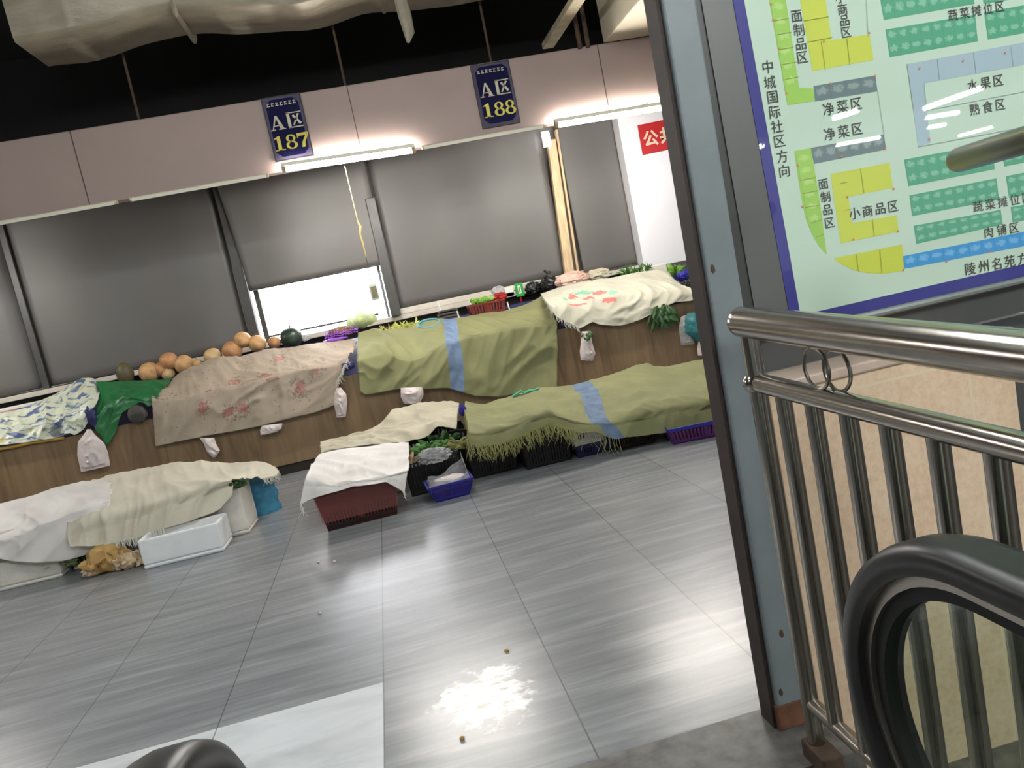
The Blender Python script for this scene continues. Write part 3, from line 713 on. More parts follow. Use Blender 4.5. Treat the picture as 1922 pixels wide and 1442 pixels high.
def number_sign(px, digits, label):
    a, b = at(*px[0], Y=7.29), at(*px[1], Y=7.29); x0, z1 = a.x, a.z; x1, z0 = b.x, b.z; w, h = x1 - x0, z1 - z0; cx = (x0 + x1) / 2
    t = thing('number_sign', label, 'sign', (cx, 7.29, z0), 'stall number signs on the fascia')
    bd = MB().box(x0, x1, 7.278, 7.300, z0, z1).build('board', M['sign_black'], t, smooth=False)
    MB().box(x0 + .012, x1 - .012, 7.273, 7.278, z0 + .012, z1 - .012).build('border', M['sign_edge'], bd, smooth=False)
    c = .045; f = MB(); X0, X1, Z0, Z1 = x0 + .03, x1 - .03, z0 + .03, z1 - .03
    f.hexa([(X0 + c, 7.2735, Z0), (X1 - c, 7.2735, Z0), (X1, 7.2735, Z0 + c), (X1, 7.2735, Z1 - c), (X1 - c, 7.2735, Z1), (X0 + c, 7.2735, Z1), (X0, 7.2735, Z1 - c), (X0, 7.2735, Z0 + c)],
           [(X0 + c, 7.270, Z0), (X1 - c, 7.270, Z0), (X1, 7.270, Z0 + c), (X1, 7.270, Z1 - c), (X1 - c, 7.270, Z1), (X0 + c, 7.270, Z1), (X0, 7.270, Z1 - c), (X0, 7.270, Z0 + c)])
    f.build('field', M['sign_blue'], bd, smooth=False)
    A = strokes([[(p[0], p[1]) for p in q] for q in glyph('A')], 7.2695, (cx - .150, z0 + h * .475), .125, 'letter', M['sign_silver'], t)
    strokes(glyph('Q'), 7.2695, (cx + .005, z0 + h * .475), .140, 'character', M['sign_silver'], t)
    for k, ch in enumerate(digits):
        strokes(glyph(ch), 7.2695, (cx - .155 + .105 * k, z0 + h * .155), .125, 'digit', M['sign_yellow'], t)
    rnd = random.Random(int(digits)); sm = []
    for k in range(7):   # the small line at the top, too small to read: little block characters
        ox = -.135 + k * .038
        sm.append([(ox, 0), (ox + .027, 0), (ox + .027, .008), (ox, .008)])
        sm.append([(ox + rnd.uniform(.002, .008), .008), (ox + rnd.uniform(.012, .016), .008), (ox + .014, .03), (ox + .006, .03)])
        sm.append([(ox + .003, .018 + rnd.uniform(0, .006)), (ox + .026, .018 + rnd.uniform(0, .006)), (ox + .026, .028), (ox + .003, .028)])
    strokes(sm, 7.2695, (cx, z0 + h * .845), 1.0, 'small_lettering', M['sign_silver'], t)
number_sign(((489, 186), (590, 292)), '187', 'blue stall sign reading 187 on the pinkish fascia, left one')
number_sign(((882, 124), (977, 230)), '188', 'blue stall sign reading 188 on the pinkish fascia, right one')
# red sign
a, b = at(1197, 235, Y=8.76), at(1211, 290, Y=8.76); t = thing('toilet_sign', 'red sign with cream characters on the white wall', 'sign', (a.x + .4, 8.76, b.z))
wz = a.z - b.z
MB().hexa([(a.x, 8.775, a.z), (a.x + .86, 8.775, a.z + .02), (a.x + .86, 8.775, b.z + .02), (a.x, 8.775, b.z)], [(a.x, 8.765, a.z), (a.x + .86, 8.765, a.z + .02), (a.x + .86, 8.765, b.z + .02), (a.x, 8.765, b.z)]).build('sheet', M['sign_red'], t, smooth=False)
for k, ch in enumerate('公共厕所'):
    text(ch, .185, M['sign_cream'], (a.x + .13 + .20 * k, 8.763, b.z + wz * .5 + .006 * k), (1, 0, .02), (0, 0, 1), 'character', t, offset=.006)

# ------------------------------------------------------------------ the stall counter
YF = 7.72                      # its front face
SL0, SLK = .82, .365            # top: height at the front edge, slope
def top_z(y): return SL0 + SLK * (y - YF)
ctr = thing('market_counter', 'long brown wood-panelled stall counter under the cloths', 'counter', (-2.0, YF, 0))
MB().box(-8.9, 4.3, YF, YF + .03, .10, .825).build('front_panel', M['wood'], ctr, smooth=False)
MB().box(-8.9, 4.3, YF + .04, YF + .08, 0, .10).build('plinth', M['plinth'], ctr, smooth=False)
MB().hexa([(-8.9, YF + .03, .80), (4.3, YF + .03, .80), (4.3, 8.62, .80), (-8.9, 8.62, .80)], [(-8.9, YF + .03, top_z(YF + .03)), (4.3, YF + .03, top_z(YF + .03)), (4.3, 8.62, top_z(8.62)), (-8.9, 8.62, top_z(8.62))]).build('display_top', M['navy'], ctr, smooth=False)
for x in (-8.9, -5.5, -3.05, -.55, 1.75, 4.25): MB().box(x, x + .05, YF + .08, 8.6, 0, .80).build('end_panel', M['plinth'], ctr, smooth=False)
def on_top(x, y, h=0.0, ymax=8.5):
    """where the sight line at this position meets the display top raised by h"""
    d = at(x, y, Y=EYE.y + 1.0) - EYE; t = (SL0 - SLK * YF + h - EYE.z) / (d.z - SLK * d.y)
    p = EYE + d * t
    return p if 0 < p.y < ymax else at(x, y, Y=ymax)

CG = 'cloths spread over the counter'
def cloth_thing(name, label, cat_, rows, m, group=None, fr=None, **kw):
    solid = kw.pop('solid', .004); g = cloth(rows, **kw)
    o = tag(MB().grid(g).build(name, m, solid=solid, angle=80), label, cat_, group)
    if fr:
        for edge, n, ln, seed, fm in fr:
            E_ = {'hem': g[-1], 'back': g[0], 'left': [r[0] for r in g], 'right': [r[-1] for r in g]}[edge[0]]
            E_ = E_[int(edge[1] * (len(E_) - 1)):int(edge[2] * (len(E_) - 1)) + 1]
            f = fringe(E_, n, ln, seed).build('fringe', fm, o, smooth=False); tag(f, kind='stuff')
    return g, o
# olive tarp with the blue stripe
bk = [(672, 624), (706, 617), (745, 617), (790, 608), (815, 598), (846, 601), (885, 592), (945, 582), (985, 570), (1018, 556), (1024, 553)]
br = [(670, 678), (700, 668), (726, 662), (748, 672), (771, 679), (800, 666), (830, 645), (850, 645), (880, 630), (942, 620), (989, 611), (1025, 609), (1046, 606)]
hm = [(676, 734), (686, 742), (742, 731), (794, 731), (841, 728), (859, 734), (893, 744), (937, 745), (1002, 734), (1046, 727)]
cloth_thing('tarp', 'olive green woven tarp with a blue stripe over the counter', 'cloth', drape(bk, br, hm, 8.42, 7.70, 7.655), M['olive_a'], CG, nu=130, nv=80, amp=.042, freq=3.2, seed=3, fold=40, ragged=.004)
# beige floral cloth
bk = [(304, 733), (322, 712), (345, 695), (372, 684), (395, 672), (430, 668), (455, 668), (500, 655), (560, 650), (620, 640), (664, 637), (671, 640)]
br = [(284, 744), (300, 750), (335, 748), (345, 747), (395, 732), (440, 727), (470, 714), (520, 705), (560, 694), (602, 689), (640, 684), (655, 672)]
hm = [(292, 838), (330, 830), (400, 816), (450, 808), (500, 797), (545, 785), (590, 775), (625, 762), (634, 756), (632, 718)]
cloth_thing('floral_cloth', 'beige cloth with pink flowers over the counter beside the tan melons', 'cloth', drape(bk, br, hm, (8.15, 8.42), 7.69, 7.65), M['floral'], CG, nu=120, nv=76, amp=.026, freq=4.4, seed=5, ragged=.006,
            fr=[(('right', .55, 1), 40, .06, 3, M['strand'])])
# green plastic sheet
green_rows = [([(180, 716), (215, 716), (260, 714), (300, 713), (322, 709)], (8.0, 8.15)), ([(186, 735), (215, 733), (240, 728), (280, 728), (308, 730)], (7.85, 7.9)),
              ([(180, 770), (205, 756), (228, 742), (262, 742), (300, 745)], (7.70, 7.72)), ([(178, 800), (198, 784), (216, 765), (245, 752), (292, 757)], (7.67, 7.69)), ([(199, 836), (205, 832), (216, 812), (228, 775), (264, 752), (278, 763)], (7.655, 7.67))]
cloth_thing('plastic_sheet', 'green plastic sheet hanging over the counter edge', 'plastic sheet', green_rows, M['green_film'], CG, nu=60, nv=50, amp=.03, freq=7, seed=8)
# printed sheet at the far left
bk = [(-70, 782), (0, 774), (45, 768), (80, 752), (110, 735), (140, 716), (155, 710), (178, 712), (188, 728)]
br = [(-70, 812), (0, 800), (40, 800), (80, 790), (120, 775), (150, 760), (172, 755), (186, 752)]
hm = [(-70, 842), (0, 836), (40, 832), (80, 826), (110, 822), (130, 812), (140, 818), (158, 806), (168, 792)]
cloth_thing('printed_sheet', 'crumpled blue and yellow printed plastic sheet at the left end of the counter', 'plastic sheet', drape(bk, br, hm, 8.1, 7.74, 7.67), M['plaid'], CG, nu=80, nv=56, amp=.05, freq=6, seed=11)
# white woven sack
bk = [(1016, 553), (1045, 541), (1090, 529), (1140, 522), (1190, 513), (1240, 506), (1252, 508), (1262, 528), (1275, 536)]
md = [(1026, 570), (1060, 562), (1110, 555), (1160, 548), (1210, 543), (1255, 540), (1290, 545), (1312, 548)]
hm = [(1030, 575), (1046, 596), (1080, 612), (1088, 618), (1112, 604), (1130, 611), (1165, 612), (1200, 602), (1240, 582), (1262, 569), (1300, 564), (1314, 562)]
cloth_thing('woven_sack', 'white woven sack with faded red and green print over the counter', 'sack', [(bk, (8.40, 8.3)), (lp(bk, md, .5), (8.1, 8.0)), (md, (7.82, 7.75)), (lp(md, hm, .35), (7.70, 7.68)), (hm, (7.64, 7.66))], M['sack'], CG, nu=110, nv=60, amp=.030, freq=5, seed=13, fold=20, ragged=.008,
            fr=[(('left', 0, 1), 70, .06, 5, M['strand']), (('hem', 0, .22), 50, .07, 6, M['strand'])])

# ---- goods on the counter
MG = 'tan melons on the counter'
def melon(px, r, label, m, h=None, sq=.96, cat_='melon', group=MG, name='melon', rz=0, rim=.9, stem=True, ymax=8.5, tall=1.0):
    p = on_top(*px, h=r * rim * tall, ymax=ymax)
    t = thing(name, label, cat_, p - Vector((0, 0, r * sq * tall)), group, rz)
    MB().blob((0, 0, r * sq * tall), (r, r, r * sq * tall), .05, 2.0, seed=int(px[0])).build('flesh', m, t, local=True)
    if stem: MB().tube([(0, 0, r * sq * tall * 1.95), (r * .05, -r * .04, r * sq * tall * 2.08), (r * .18, -r * .1, r * sq * tall * 2.14)], [r * .09, r * .07, r * .06], 6).build('stem', M['stem'], t, local=True)
    return t
for px, r, lb, k in (((281, 699), .108, 'tan melon at the left end of the row above the green sheet', 0), ((302, 694), .08, 'brown melon half hidden between the left two tan melons', 1), ((315, 701), .072, 'small pale melon at the edge of the green sheet', 2),
                     ((317, 678), .095, 'tan melon on top of the left cluster, left one', 1), ((345, 684), .10, 'tan melon on top of the left cluster beside the floral cloth', 0), ((369, 684), .06, 'small melon peeping over the floral cloth', 0),
                     ((400, 670), .095, 'single tan melon behind the floral cloth between the two clusters', 2), ((436, 658), .105, 'orange brown melon low in the right cluster', 1), ((455, 638), .09, 'tan melon on top of the right cluster', 0),
                     ((483, 645), .095, 'tan melon in front of the white window edge', 0), ((515, 643), .068, 'small brown melon beside the dark green melon', 1)):
    melon(px, r, lb, M['melon'][k])
melon((235, 702), .085, 'upright olive brown gourd behind the green sheet', M['gourd'], name='gourd', cat_='gourd', group=None, tall=1.5)
melon((547, 634), .118, 'round dark green melon in front of the white window', M['melon_dark'], group=None)

def crumpled(name, px, rad, m, label, cat_='plastic bag', group=None, Y=None, seed=1, amp=.5, fr=3.2, knot=False, h=None):
    p = at(*px, Y=Y) if Y else on_top(*px, h=h if h is not None else rad[2] * .8)
    t = thing(name, label, cat_, p - Vector((0, 0, rad[2])), group)
    mb = MB(); c = Vector((0, 0, rad[2])); nu, nv = 36, 22; i = len(mb.v)
    for a in range(nv + 1):
        th = math.pi * a / nv
        for b in range(nu):
            ph = 2 * math.pi * b / nu; d = Vector((math.sin(th) * math.cos(ph), math.sin(th) * math.sin(ph), math.cos(th)))
            k = 1 + amp * .5 * crumple(d * fr * .8, seed)
            q = Vector((d.x * rad[0], d.y * rad[1], d.z * rad[2])) * k; q.z = max(q.z, -rad[2] * .98); mb.v.append(c + q)
    for a in range(nv):
        for b in range(nu): mb.f.append((i + a * nu + b, i + (a + 1) * nu + b, i + (a + 1) * nu + (b + 1) % nu, i + a * nu + (b + 1) % nu))
    mb.build('bag_body', m, t, local=True, angle=30)
    if knot:
        k_ = MB(); k_.tube([(0, 0, rad[2] * 1.85), (.008, 0, rad[2] * 2.2), (-.03, 0, rad[2] * 2.75)], [.022, .010, .016], 7); k_.tube([(.006, 0, rad[2] * 2.15), (.035, 0, rad[2] * 2.5)], [.010, .018], 6)
        k_.build('knot', m, t, local=True)
    return t
crumpled('plastic_bag', (573, 630), (.05, .05, .06), M['clear_bag'], 'clear plastic bag beside the dark green melon', seed=2)
crumpled('plastic_bag', (1000, 541), (.09, .07, .072), M['black_bag'], 'smaller black plastic bag beside the green framed card', seed=4, Y=8.86)
crumpled('plastic_bag', (1031, 533), (.105, .08, .095), M['black_bag'], 'larger knotted black plastic bag beside the timber post', seed=5, Y=8.80, knot=True)
crumpled('plastic_bag', (1076, 526), (.19, .10, .10), M['pink_bag'], 'crumpled pinkish bag with red print at the foot of the timber post', seed=6, Y=8.6)
crumpled('plastic_bag', (1122, 517), (.15, .08, .07), M['beige_weave'], 'crumpled beige bag behind the white woven sack', seed=7, Y=8.62)
crumpled('plastic_bag', (938, 558), (.085, .06, .05), M['red_plastic'], 'small red plastic bag in the maroon crate', seed=9, Y=8.60)
crumpled('plastic_bag', (935, 546), (.075, .05, .055), M['clear_bag'], 'clear plastic bag above the red one on the maroon crate', seed=10, Y=8.72)
# purple netted roots
t = crumpled('root_vegetables', (640, 622), (.13, .06, .05), M['brown_veg'], 'brown roots in a purple net in front of the white window', 'vegetables', seed=12, Y=8.5)
nb = MB()
for k in range(12):
    x = -.17 + k * .031; nb.tube([(x, -.09, .0), (x + .01, -.075, .05 + .02 * math.sin(k * 2)), (x + .02, -.03, .085)], .004, 5)
for z in (.012, .035): nb.tube([(-.18 + .03 * k, -.09 + .01 * math.sin(k), z + .008 * math.sin(k * 1.9)) for k in range(13)], .005, 5)
nb.build('net', M['purple_net'], t, local=True)
crumpled('net_bag', (628, 638), (.13, .04, .02), M['purple_net'], 'purple net bundle under the brown roots', 'net bag', seed=15, Y=8.42)
def leafy(name, c, n, ln, w, m, label, cat_='vegetables', group=None, up=.8, spread=(1, .5), seed=1, core=None, droop=0):
    rnd = random.Random(seed); c = Vector(c); t = thing(name, label, cat_, c, group); mb = MB()
    for k in range(n):
        a = Vector((rnd.uniform(-1, 1) * spread[0], rnd.uniform(-1, 1) * spread[1], rnd.uniform(0, .02)))
        d = Vector((rnd.uniform(-1, 1), rnd.uniform(-1, .6), up * rnd.uniform(.3, 1.2))).normalized() * ln * rnd.uniform(.5, 1.1)
        if a.z + d.z < .004 and droop == 0: d.z = .01
        mb.leaf(a, a + d, w * rnd.uniform(.6, 1.2), (0, 0, ln * .15))
    mb.build('leaves', m, t, local=True)
    if core: MB().blob((0, 0, core[2] * .8), core, .2, 3, seed).build('stalks', core[3], t, local=True)
    return t
p = at(678, 602, Y=8.52); t = thing('cabbage', 'pale green cabbage standing in front of the white window', 'vegetables', p - Vector((0, 0, .09)))
MB().blob((0, 0, .09), (.085, .085, .088), .12, 2.5, 4).build('head', M['cabbage'], t, local=True)
for k in range(7):
    an = k * .9; q = Vector((math.cos(an) * .075, math.sin(an) * .075, .03)); MB().leaf(q * .9, Vector((q.x * 1.5, q.y * 1.5, .15)), .12, (q.x * .4, q.y * .4, 0)).build('outer_leaf', M['cabbage'], t, local=True)
for k, (x, y, m_, lb) in enumerate(((735, 610, 'yellow_green', 'yellow green stalks heaped beside the cabbage'), (765, 604, 'yellow_green', 'yellow green stalks heaped against the teal tub'), (706, 612, 'brown_veg', 'brownish leafy bundle between cabbage and yellow green stalks'))):
    p = at(x, y, Y=8.46); leafy('vegetable_bundle', (p.x, p.y, top_z(8.46) + .01), 60, .12, .022, M[m_], lb, spread=(.11, .06), seed=20 + k, group='vegetable bundles at the back of the counter')
# teal tub
p = at(806, 613, Y=8.3); t = thing('tub', 'round teal plastic tub rim under the olive tarp', 'tub', (p.x, 8.3, top_z(8.3)))
z = p.z - top_z(8.3); MB().tube([(.115 * math.cos(k * .2618), .10 * math.sin(k * .2618), z + .035 + .04 * math.sin(k * .2618)) for k in range(24)], .011, 8, closed=True).build('rim', M['teal_tub'], t, local=True)
wl = MB(); n = 24
for k in range(n):
    a_, b_ = 2 * math.pi * k / n, 2 * math.pi * (k + 1) / n
    wl.poly([(.09 * math.cos(a_), .08 * math.sin(a_), .02 * math.sin(a_)), (.09 * math.cos(b_), .08 * math.sin(b_), .02 * math.sin(b_)), (.115 * math.cos(b_), .10 * math.sin(b_), z + .035 + .04 * math.sin(b_)), (.115 * math.cos(a_), .10 * math.sin(a_), z + .035 + .04 * math.sin(a_))])
wl.build('wall', M['teal_tub'], t, local=True)
# dark trays
for k, (px, lb) in enumerate((((838, 594), 'lowest dark grey slatted tray beside the teal tub'), ((839, 588), 'middle dark grey slatted tray beside the teal tub'), ((840, 582), 'topmost dark grey slatted tray beside the teal tub'))):
    p = at(*px, Y=8.5); mb = MB(); 
    for q in range(4): mb.box(p.x - .11, p.x + .11, 8.44 + q * .035, 8.465 + q * .035, p.z - .01, p.z + .006)
    mb.box(p.x - .11, p.x - .09, 8.44, 8.57, p.z - .018, p.z - .010); mb.box(p.x + .09, p.x + .11, 8.44, 8.57, p.z - .018, p.z - .010)
    tag(mb.build('slatted_tray', M['grey_tray'], smooth=False), lb, 'tray', 'dark slatted trays')
p = at(862, 597, Y=8.44); tag(MB().box(p.x - .10, p.x + .12, 8.42, 8.46, p.z - .025, p.z + .02).build('plastic_strip', M['navy'], smooth=False, bevel=.006), 'blue plastic strip behind the edge of the olive tarp', 'strip')

# ---- crates
def crate(name, label, x0, x1, y0, y1, z, h, m, group=None, rz=0, flare=.03, slots=14, rimh=.03, cat_='crate', solid_upper=0.0, inner=None, rim_m=None, band_m=None, bar=.27):
    cx, cy = (x0 + x1) / 2, (y0 + y1) / 2; w, d = (x1 - x0) / 2, (y1 - y0) / 2; t = thing(name, label, cat_, (cx, cy, z), group, rz)
    def ring(zz, ww): 
        k = 1 - flare * (1 - zz / h) / max(w, d) if h else 1
        return [(-w * k + ww, -d * k + ww, zz), (w * k - ww, -d * k + ww, zz), (w * k - ww, d * k - ww, zz), (-w * k + ww, d * k - ww, zz)]
    def wallring(mb, za, zb, th):
        o0, o1, i0, i1 = ring(za, 0), ring(zb, 0), ring(za, th), ring(zb, th)
        for k in range(4):
            q = (k + 1) % 4; mb.hexa([o0[k], o0[q], i0[q], i0[k]], [o1[k], o1[q], i1[q], i1[k]])
        return mb
    wallring(MB(), h - rimh, h, .014).build('rim', rim_m or m, t, local=True, smooth=False, bevel=.004)
    b = MB(); b.hexa(ring(0, 0), ring(.012, 0)); b.build('base', m, t, local=True, smooth=False)
    s = MB(); zs = h - rimh - solid_upper
    if band_m: wallring(MB(), .0, .045, .011).build('bottom_band', band_m, t, local=True, smooth=False)
    wallring(s, .0, .028, .010)
    if solid_upper: wallring(s, zs, h - rimh, .008)
    for za, zb in ((.028, zs),):
        for k in range(4):
            q = (k + 1) % 4; A0, A1, B0, B1 = (Vector(ring(za, 0)[k]), Vector(ring(za, 0)[q]), Vector(ring(zb, 0)[k]), Vector(ring(zb, 0)[q]))
            n = slots if k % 2 == 0 else max(4, int(slots * d / w)); inw = (Vector((0, 0, 0)) - (A0 + A1) / 2); inw.z = 0; inw.normalize()
            for j in range(n + 1):
                f0, f1 = max(0, (j - bar) / n), min(1, (j + bar) / n)
                if j in (0, n // 2, n): f0, f1 = max(0, (j - .6) / n), min(1, (j + .6) / n)
                p = [A0.lerp(A1, f0), A0.lerp(A1, f1)]; r_ = [B0.lerp(B1, f0), B0.lerp(B1, f1)]
                s.hexa([p[0], p[1], p[1] + inw * .007, p[0] + inw * .007], [r_[0], r_[1], r_[1] + inw * .007, r_[0] + inw * .007])
    if h > .2:
        wallring(s, h * .48, h * .52, .009)
    s.build('slatted_wall', m, t, local=True, smooth=False)
    if inner: MB().hexa(ring(.013, .02), ring(h * .8, .02)).build('contents', inner, t, local=True, smooth=False)
    return t
p = at(913, 575, Y=8.5); zt = top_z(8.45)
crate('crate', 'small maroon crate of greens at the back of the counter', p.x - .21, p.x + .21, 8.40, 8.62, zt + .02, at(913, 568, Y=8.4).z - zt - .02, M['maroon'], slots=12, rimh=.02)
leafy('lettuce', (at(903, 563, Y=8.5).x, 8.5, at(903, 567, Y=8.5).z - .01), 70, .07, .05, M['leaf_bright'], 'bright green leaves on the maroon crate', spread=(.10, .05), seed=31, up=.35)
# green framed card
p0, p1 = at(965, 533, Y=8.84), at(985, 555, Y=8.84); t = thing('payment_card', 'green framed card standing on the sill beside the black bags', 'card', ((p0.x + p1.x) / 2, 8.84, p1.z))
MB().box(p0.x, p1.x, 8.835, 8.85, p1.z, p0.z).build('frame', M['green_card'], t, smooth=False, bevel=.004)
MB().box(p0.x + .03, p1.x - .03, 8.831, 8.836, p1.z + .035, p0.z - .03).build('panel', M['card_white'], t, smooth=False)
MB().box(p0.x + .04, p1.x - .04, 8.829, 8.832, p1.z + .048, p0.z - .042).build('grey_square', M['card_dark'], t, smooth=False)
MB().tube([((p0.x + p1.x) / 2, 8.85, p1.z + .01), ((p0.x + p1.x) / 2, 8.87, p1.z - .06)], .012, 6).build('stand', M['red_plastic'], t)
p = at(957, 548, Y=8.86); tag(MB().box(p.x - .06, p.x + .05, 8.86, 8.90, p.z - .06, p.z + .05).build('box', M['card_white'], smooth=False, bevel=.006), 'small white box between clear bag and green framed card', 'box')
for px, lb in (((824, 575), 'small white peg above the dark trays'), ((860, 591), 'small white peg right of the dark trays'), ((954, 574), 'small white peg in front of the maroon crate')):
    p = at(*px, Y=8.4); tag(MB().tube([(p.x - .003, 8.4, p.z + .045), (p.x, 8.4, p.z), (p.x + .008, 8.41, p.z - .05)], .008, 7).build('peg', M['card_white']), lb, 'peg', 'white pegs')
# hanging card and its cord
k0, k1 = at(647, 312, Y=7.4), at(687, 482, Y=7.4); t = thing('pull_cord', 'tan cord hanging from the lit tube below sign 187', 'cord', k1)
mid = k0.lerp(k1, .64)
MB().tube([k0, mid], .0042, 6).build('line', M['cord'], t)
MB().tube([mid + Vector((0, 0, .03)), mid + Vector((.012, 0, -.02)), mid + Vector((-.006, 0, -.09)), mid.lerp(k1, .55), k1], [.005, .013, .008, .009, .005], 7).build('knotted_end', M['cord'], t)
c0, c1 = at(693, 538, Y=7.4), at(711, 558, Y=7.4); t = thing('hanging_card', 'small card on a thin dark wire in front of the white window', 'card', ((c0.x + c1.x) / 2, 7.4, c1.z))
MB().tube([k1 + Vector((0, 0, .01)), at(692, 505, Y=7.4), at(694, 518, Y=7.4), at(699, 536, Y=7.4)], .004, 5).build('wire', M['wire'], t)
MB().box(c0.x - .006, c1.x + .006, 7.395, 7.407, c1.z - .02, c0.z + .02).build('card', M['card_white'], t, smooth=False)
MB().box(c0.x + .008, c1.x - .004, 7.391, 7.396, c1.z, c0.z - .005).build('dark_panel', M['card_dark'], t, smooth=False)
# tray and box at the far left
p = at(50, 758, Y=8.4); t = thing('tray', 'blue tray with white rim behind the printed sheet at the far left', 'tray', (p.x - .5, 8.4, top_z(8.4)))
a, b = at(-60, 783, Y=8.4), at(97, 748, Y=8.4)
MB().hexa([(a.x, 8.36, top_z(8.36)), (b.x, 8.36, top_z(8.36)), (b.x, 8.58, top_z(8.58)), (a.x, 8.58, top_z(8.58))], [(a.x, 8.36, b.z - .03), (b.x, 8.36, b.z - .03), (b.x, 8.58, b.z - .03), (a.x, 8.58, b.z - .03)]).build('body', M['navy'], t, smooth=False)
MB().box(a.x, b.x, 8.35, 8.60, b.z - .03, b.z).build('rim', M['white_film'], t, smooth=False, bevel=.006)
MB().box(a.x, at(30, 770, Y=8.35).x, 8.343, 8.352, b.z - .10, b.z - .03).build('red_label', M['pink_bag'], t, smooth=False)
a, b = at(-60, 852, Y=7.69), at(120, 822, Y=7.69)
tag(MB().tube([a, at(20, 840, Y=7.69), at(60, 831, Y=7.69), b], .016, 8).build('hose', M['yellow_band']), 'yellow hose along the counter edge below the printed sheet', 'hose')
crumpled('plastic_bag', (258, 778), (.085, .05, .085), M['grey_tray'], 'dark grey bag hanging under the green plastic sheet', seed=17, Y=7.66, amp=.3)
crumpled('plastic_bag', (172, 782), (.05, .04, .10), M['navy'], 'navy bag bundle between printed sheet and green sheet', seed=18, Y=7.67, amp=.4)
crumpled('plastic_bag', (652, 687), (.07, .04, .045), M['navy'], 'navy bundle under the corner between floral cloth and olive tarp', seed=19, Y=7.68, amp=.4)

# white bags hanging on the counter front
def hang_bag(outline_l, outline_r, label, m, Y=7.63, seed=1, bulge=.04):
    """a slack bag between its measured left and right edges, with depth"""
    n, k = 18, 22; L = polyres([(p[0], p[1], 0) for p in outline_l], k); R_ = polyres([(p[0], p[1], 0) for p in outline_r], k)
    mb = MB()
    for side in (-1, 1):
        P = []
        for a in range(k + 1):
            row = []
            for b in range(n + 1):
                q = L[a].lerp(R_[a], b / n); e = math.sin(math.pi * b / n) * min(1, .3 + 2.2 * a / k) * (1 if a < k - 1 else .45)
                p = at(q.x, q.y, Y=Y + .015); c = crumple(Vector((p.x * 16, p.z * 13, seed)), seed) * .020 * e
                row.append(p + Vector((0, side * bulge * e * (1.0 if side < 0 else .35) - (c if side < 0 else 0), c * .4)))
            P.append(row if side < 0 else row[::-1])
        mb.grid(P)
    return tag(mb.build('plastic_bag', m, angle=35), label, 'plastic bag', 'white bags hanging on the counter front')
hang_bag([(163, 806), (158, 815), (146, 830), (145, 855), (152, 886)], [(171, 806), (178, 816), (196, 832), (203, 850), (207, 874)], 'large crumpled white bag hanging left of the green sheet', M['bag'], seed=1, bulge=.06)
hang_bag([(374, 822), (382, 832), (388, 848), (398, 859)], [(402, 822), (406, 834), (413, 846), (405, 858)], 'slim white bag hanging under the floral cloth, left one', M['bag'], seed=2)
hang_bag([(492, 799), (488, 808), (489, 817)], [(530, 795), (528, 805), (520, 811)], 'short white bag peeping under the hem of the floral cloth', M['bag'], seed=3)
hang_bag([(632, 728), (628, 740), (627, 760), (632, 784)], [(640, 728), (650, 740), (652, 758), (649, 782)], 'shiny white bag hanging at the right corner of the floral cloth', M['bag'], seed=4)
hang_bag([(752, 728), (752, 745), (758, 758)], [(794, 726), (795, 742), (788, 758)], 'round crumpled white bag under the hem of the olive tarp', M['bag'], seed=5, bulge=.07)
hang_bag([(1092, 622), (1090, 645), (1088, 660), (1090, 676)], [(1108, 622), (1112, 645), (1118, 664), (1112, 678)], 'white bag hanging under the white woven sack', M['bag'], seed=6)
# right end of the counter
p = at(1232, 594, Y=7.62); 
def hangleaf(name, top, n, ln, w, m, label, seed, sx):
    rnd = random.Random(seed); t = thing(name, label, 'vegetables', top); mb = MB()
    for k in range(n):
        a = Vector((rnd.uniform(-sx, sx), rnd.uniform(-.03, .03), rnd.uniform(-ln * .5, 0))); d = Vector((rnd.uniform(-.5, .5), rnd.uniform(-.35, .05), -rnd.uniform(.3, 1))).normalized() * ln * rnd.uniform(.4, .8)
        mb.leaf(a, a + d, w * rnd.uniform(.6, 1.2), (0, -.02, 0))
    mb.build('leaves', m, t, local=True); return t
hangleaf('greens', at(1236, 572, Y=7.64), 70, .24, .05, M['leaf_dark'], 'dark green leaves hanging under the white woven sack', 41, .10)
hangleaf('greens', at(1098, 622, Y=7.64), 14, .10, .03, M['leaf_dark'], 'few green leaves above the white bag under the sack', 42, .04)
for px, m_, lb, n in (((1196, 509), 'leaf', 'thin green shoots behind the white woven sack', 40), ((1268, 512), 'leaf_bright', 'bright green leaves at the right end of the sack', 34)):
    p = at(*px, Y=8.45); leafy('greens', p - Vector((0, 0, .03)), n, .13, .018 if m_ == 'leaf' else .05, M[m_], lb, spread=(.14 if m_ == 'leaf' else .06, .04), seed=n, group=None)
p = at(1218, 508, Y=8.5); tag(MB().box(p.x - .16, p.x + .20, 8.44, 8.58, top_z(8.44) - .0, p.z + .05).build('foam_box', M['foam_dirty'], smooth=False, bevel=.015), 'cream foam box behind the white woven sack', 'box')
crumpled('plastic_bag', (1283, 517), (.07, .06, .05), M['blue_plastic'], 'blue bag beside the right end of the sack', seed=23, Y=8.3)
crumpled('plastic_bag', (1295, 533), (.12, .08, .045), M['black_bag'], 'black bundle in front of the blue bag at the right end', seed=24, Y=8.1)
hang_bag([(1290, 588), (1284, 605), (1283, 625), (1310, 642)], [(1325, 584), (1332, 605), (1335, 625), (1334, 640)], 'teal plastic bag hanging beside the grey post', M['teal_bag'], seed=8, bulge=.08)
hang_bag([(1278, 595), (1274, 615), (1278, 648)], [(1290, 590), (1296, 615), (1304, 646)], 'greyish clear bag hanging left of the teal bag', M['clear_bag'], seed=9, Y=7.66)
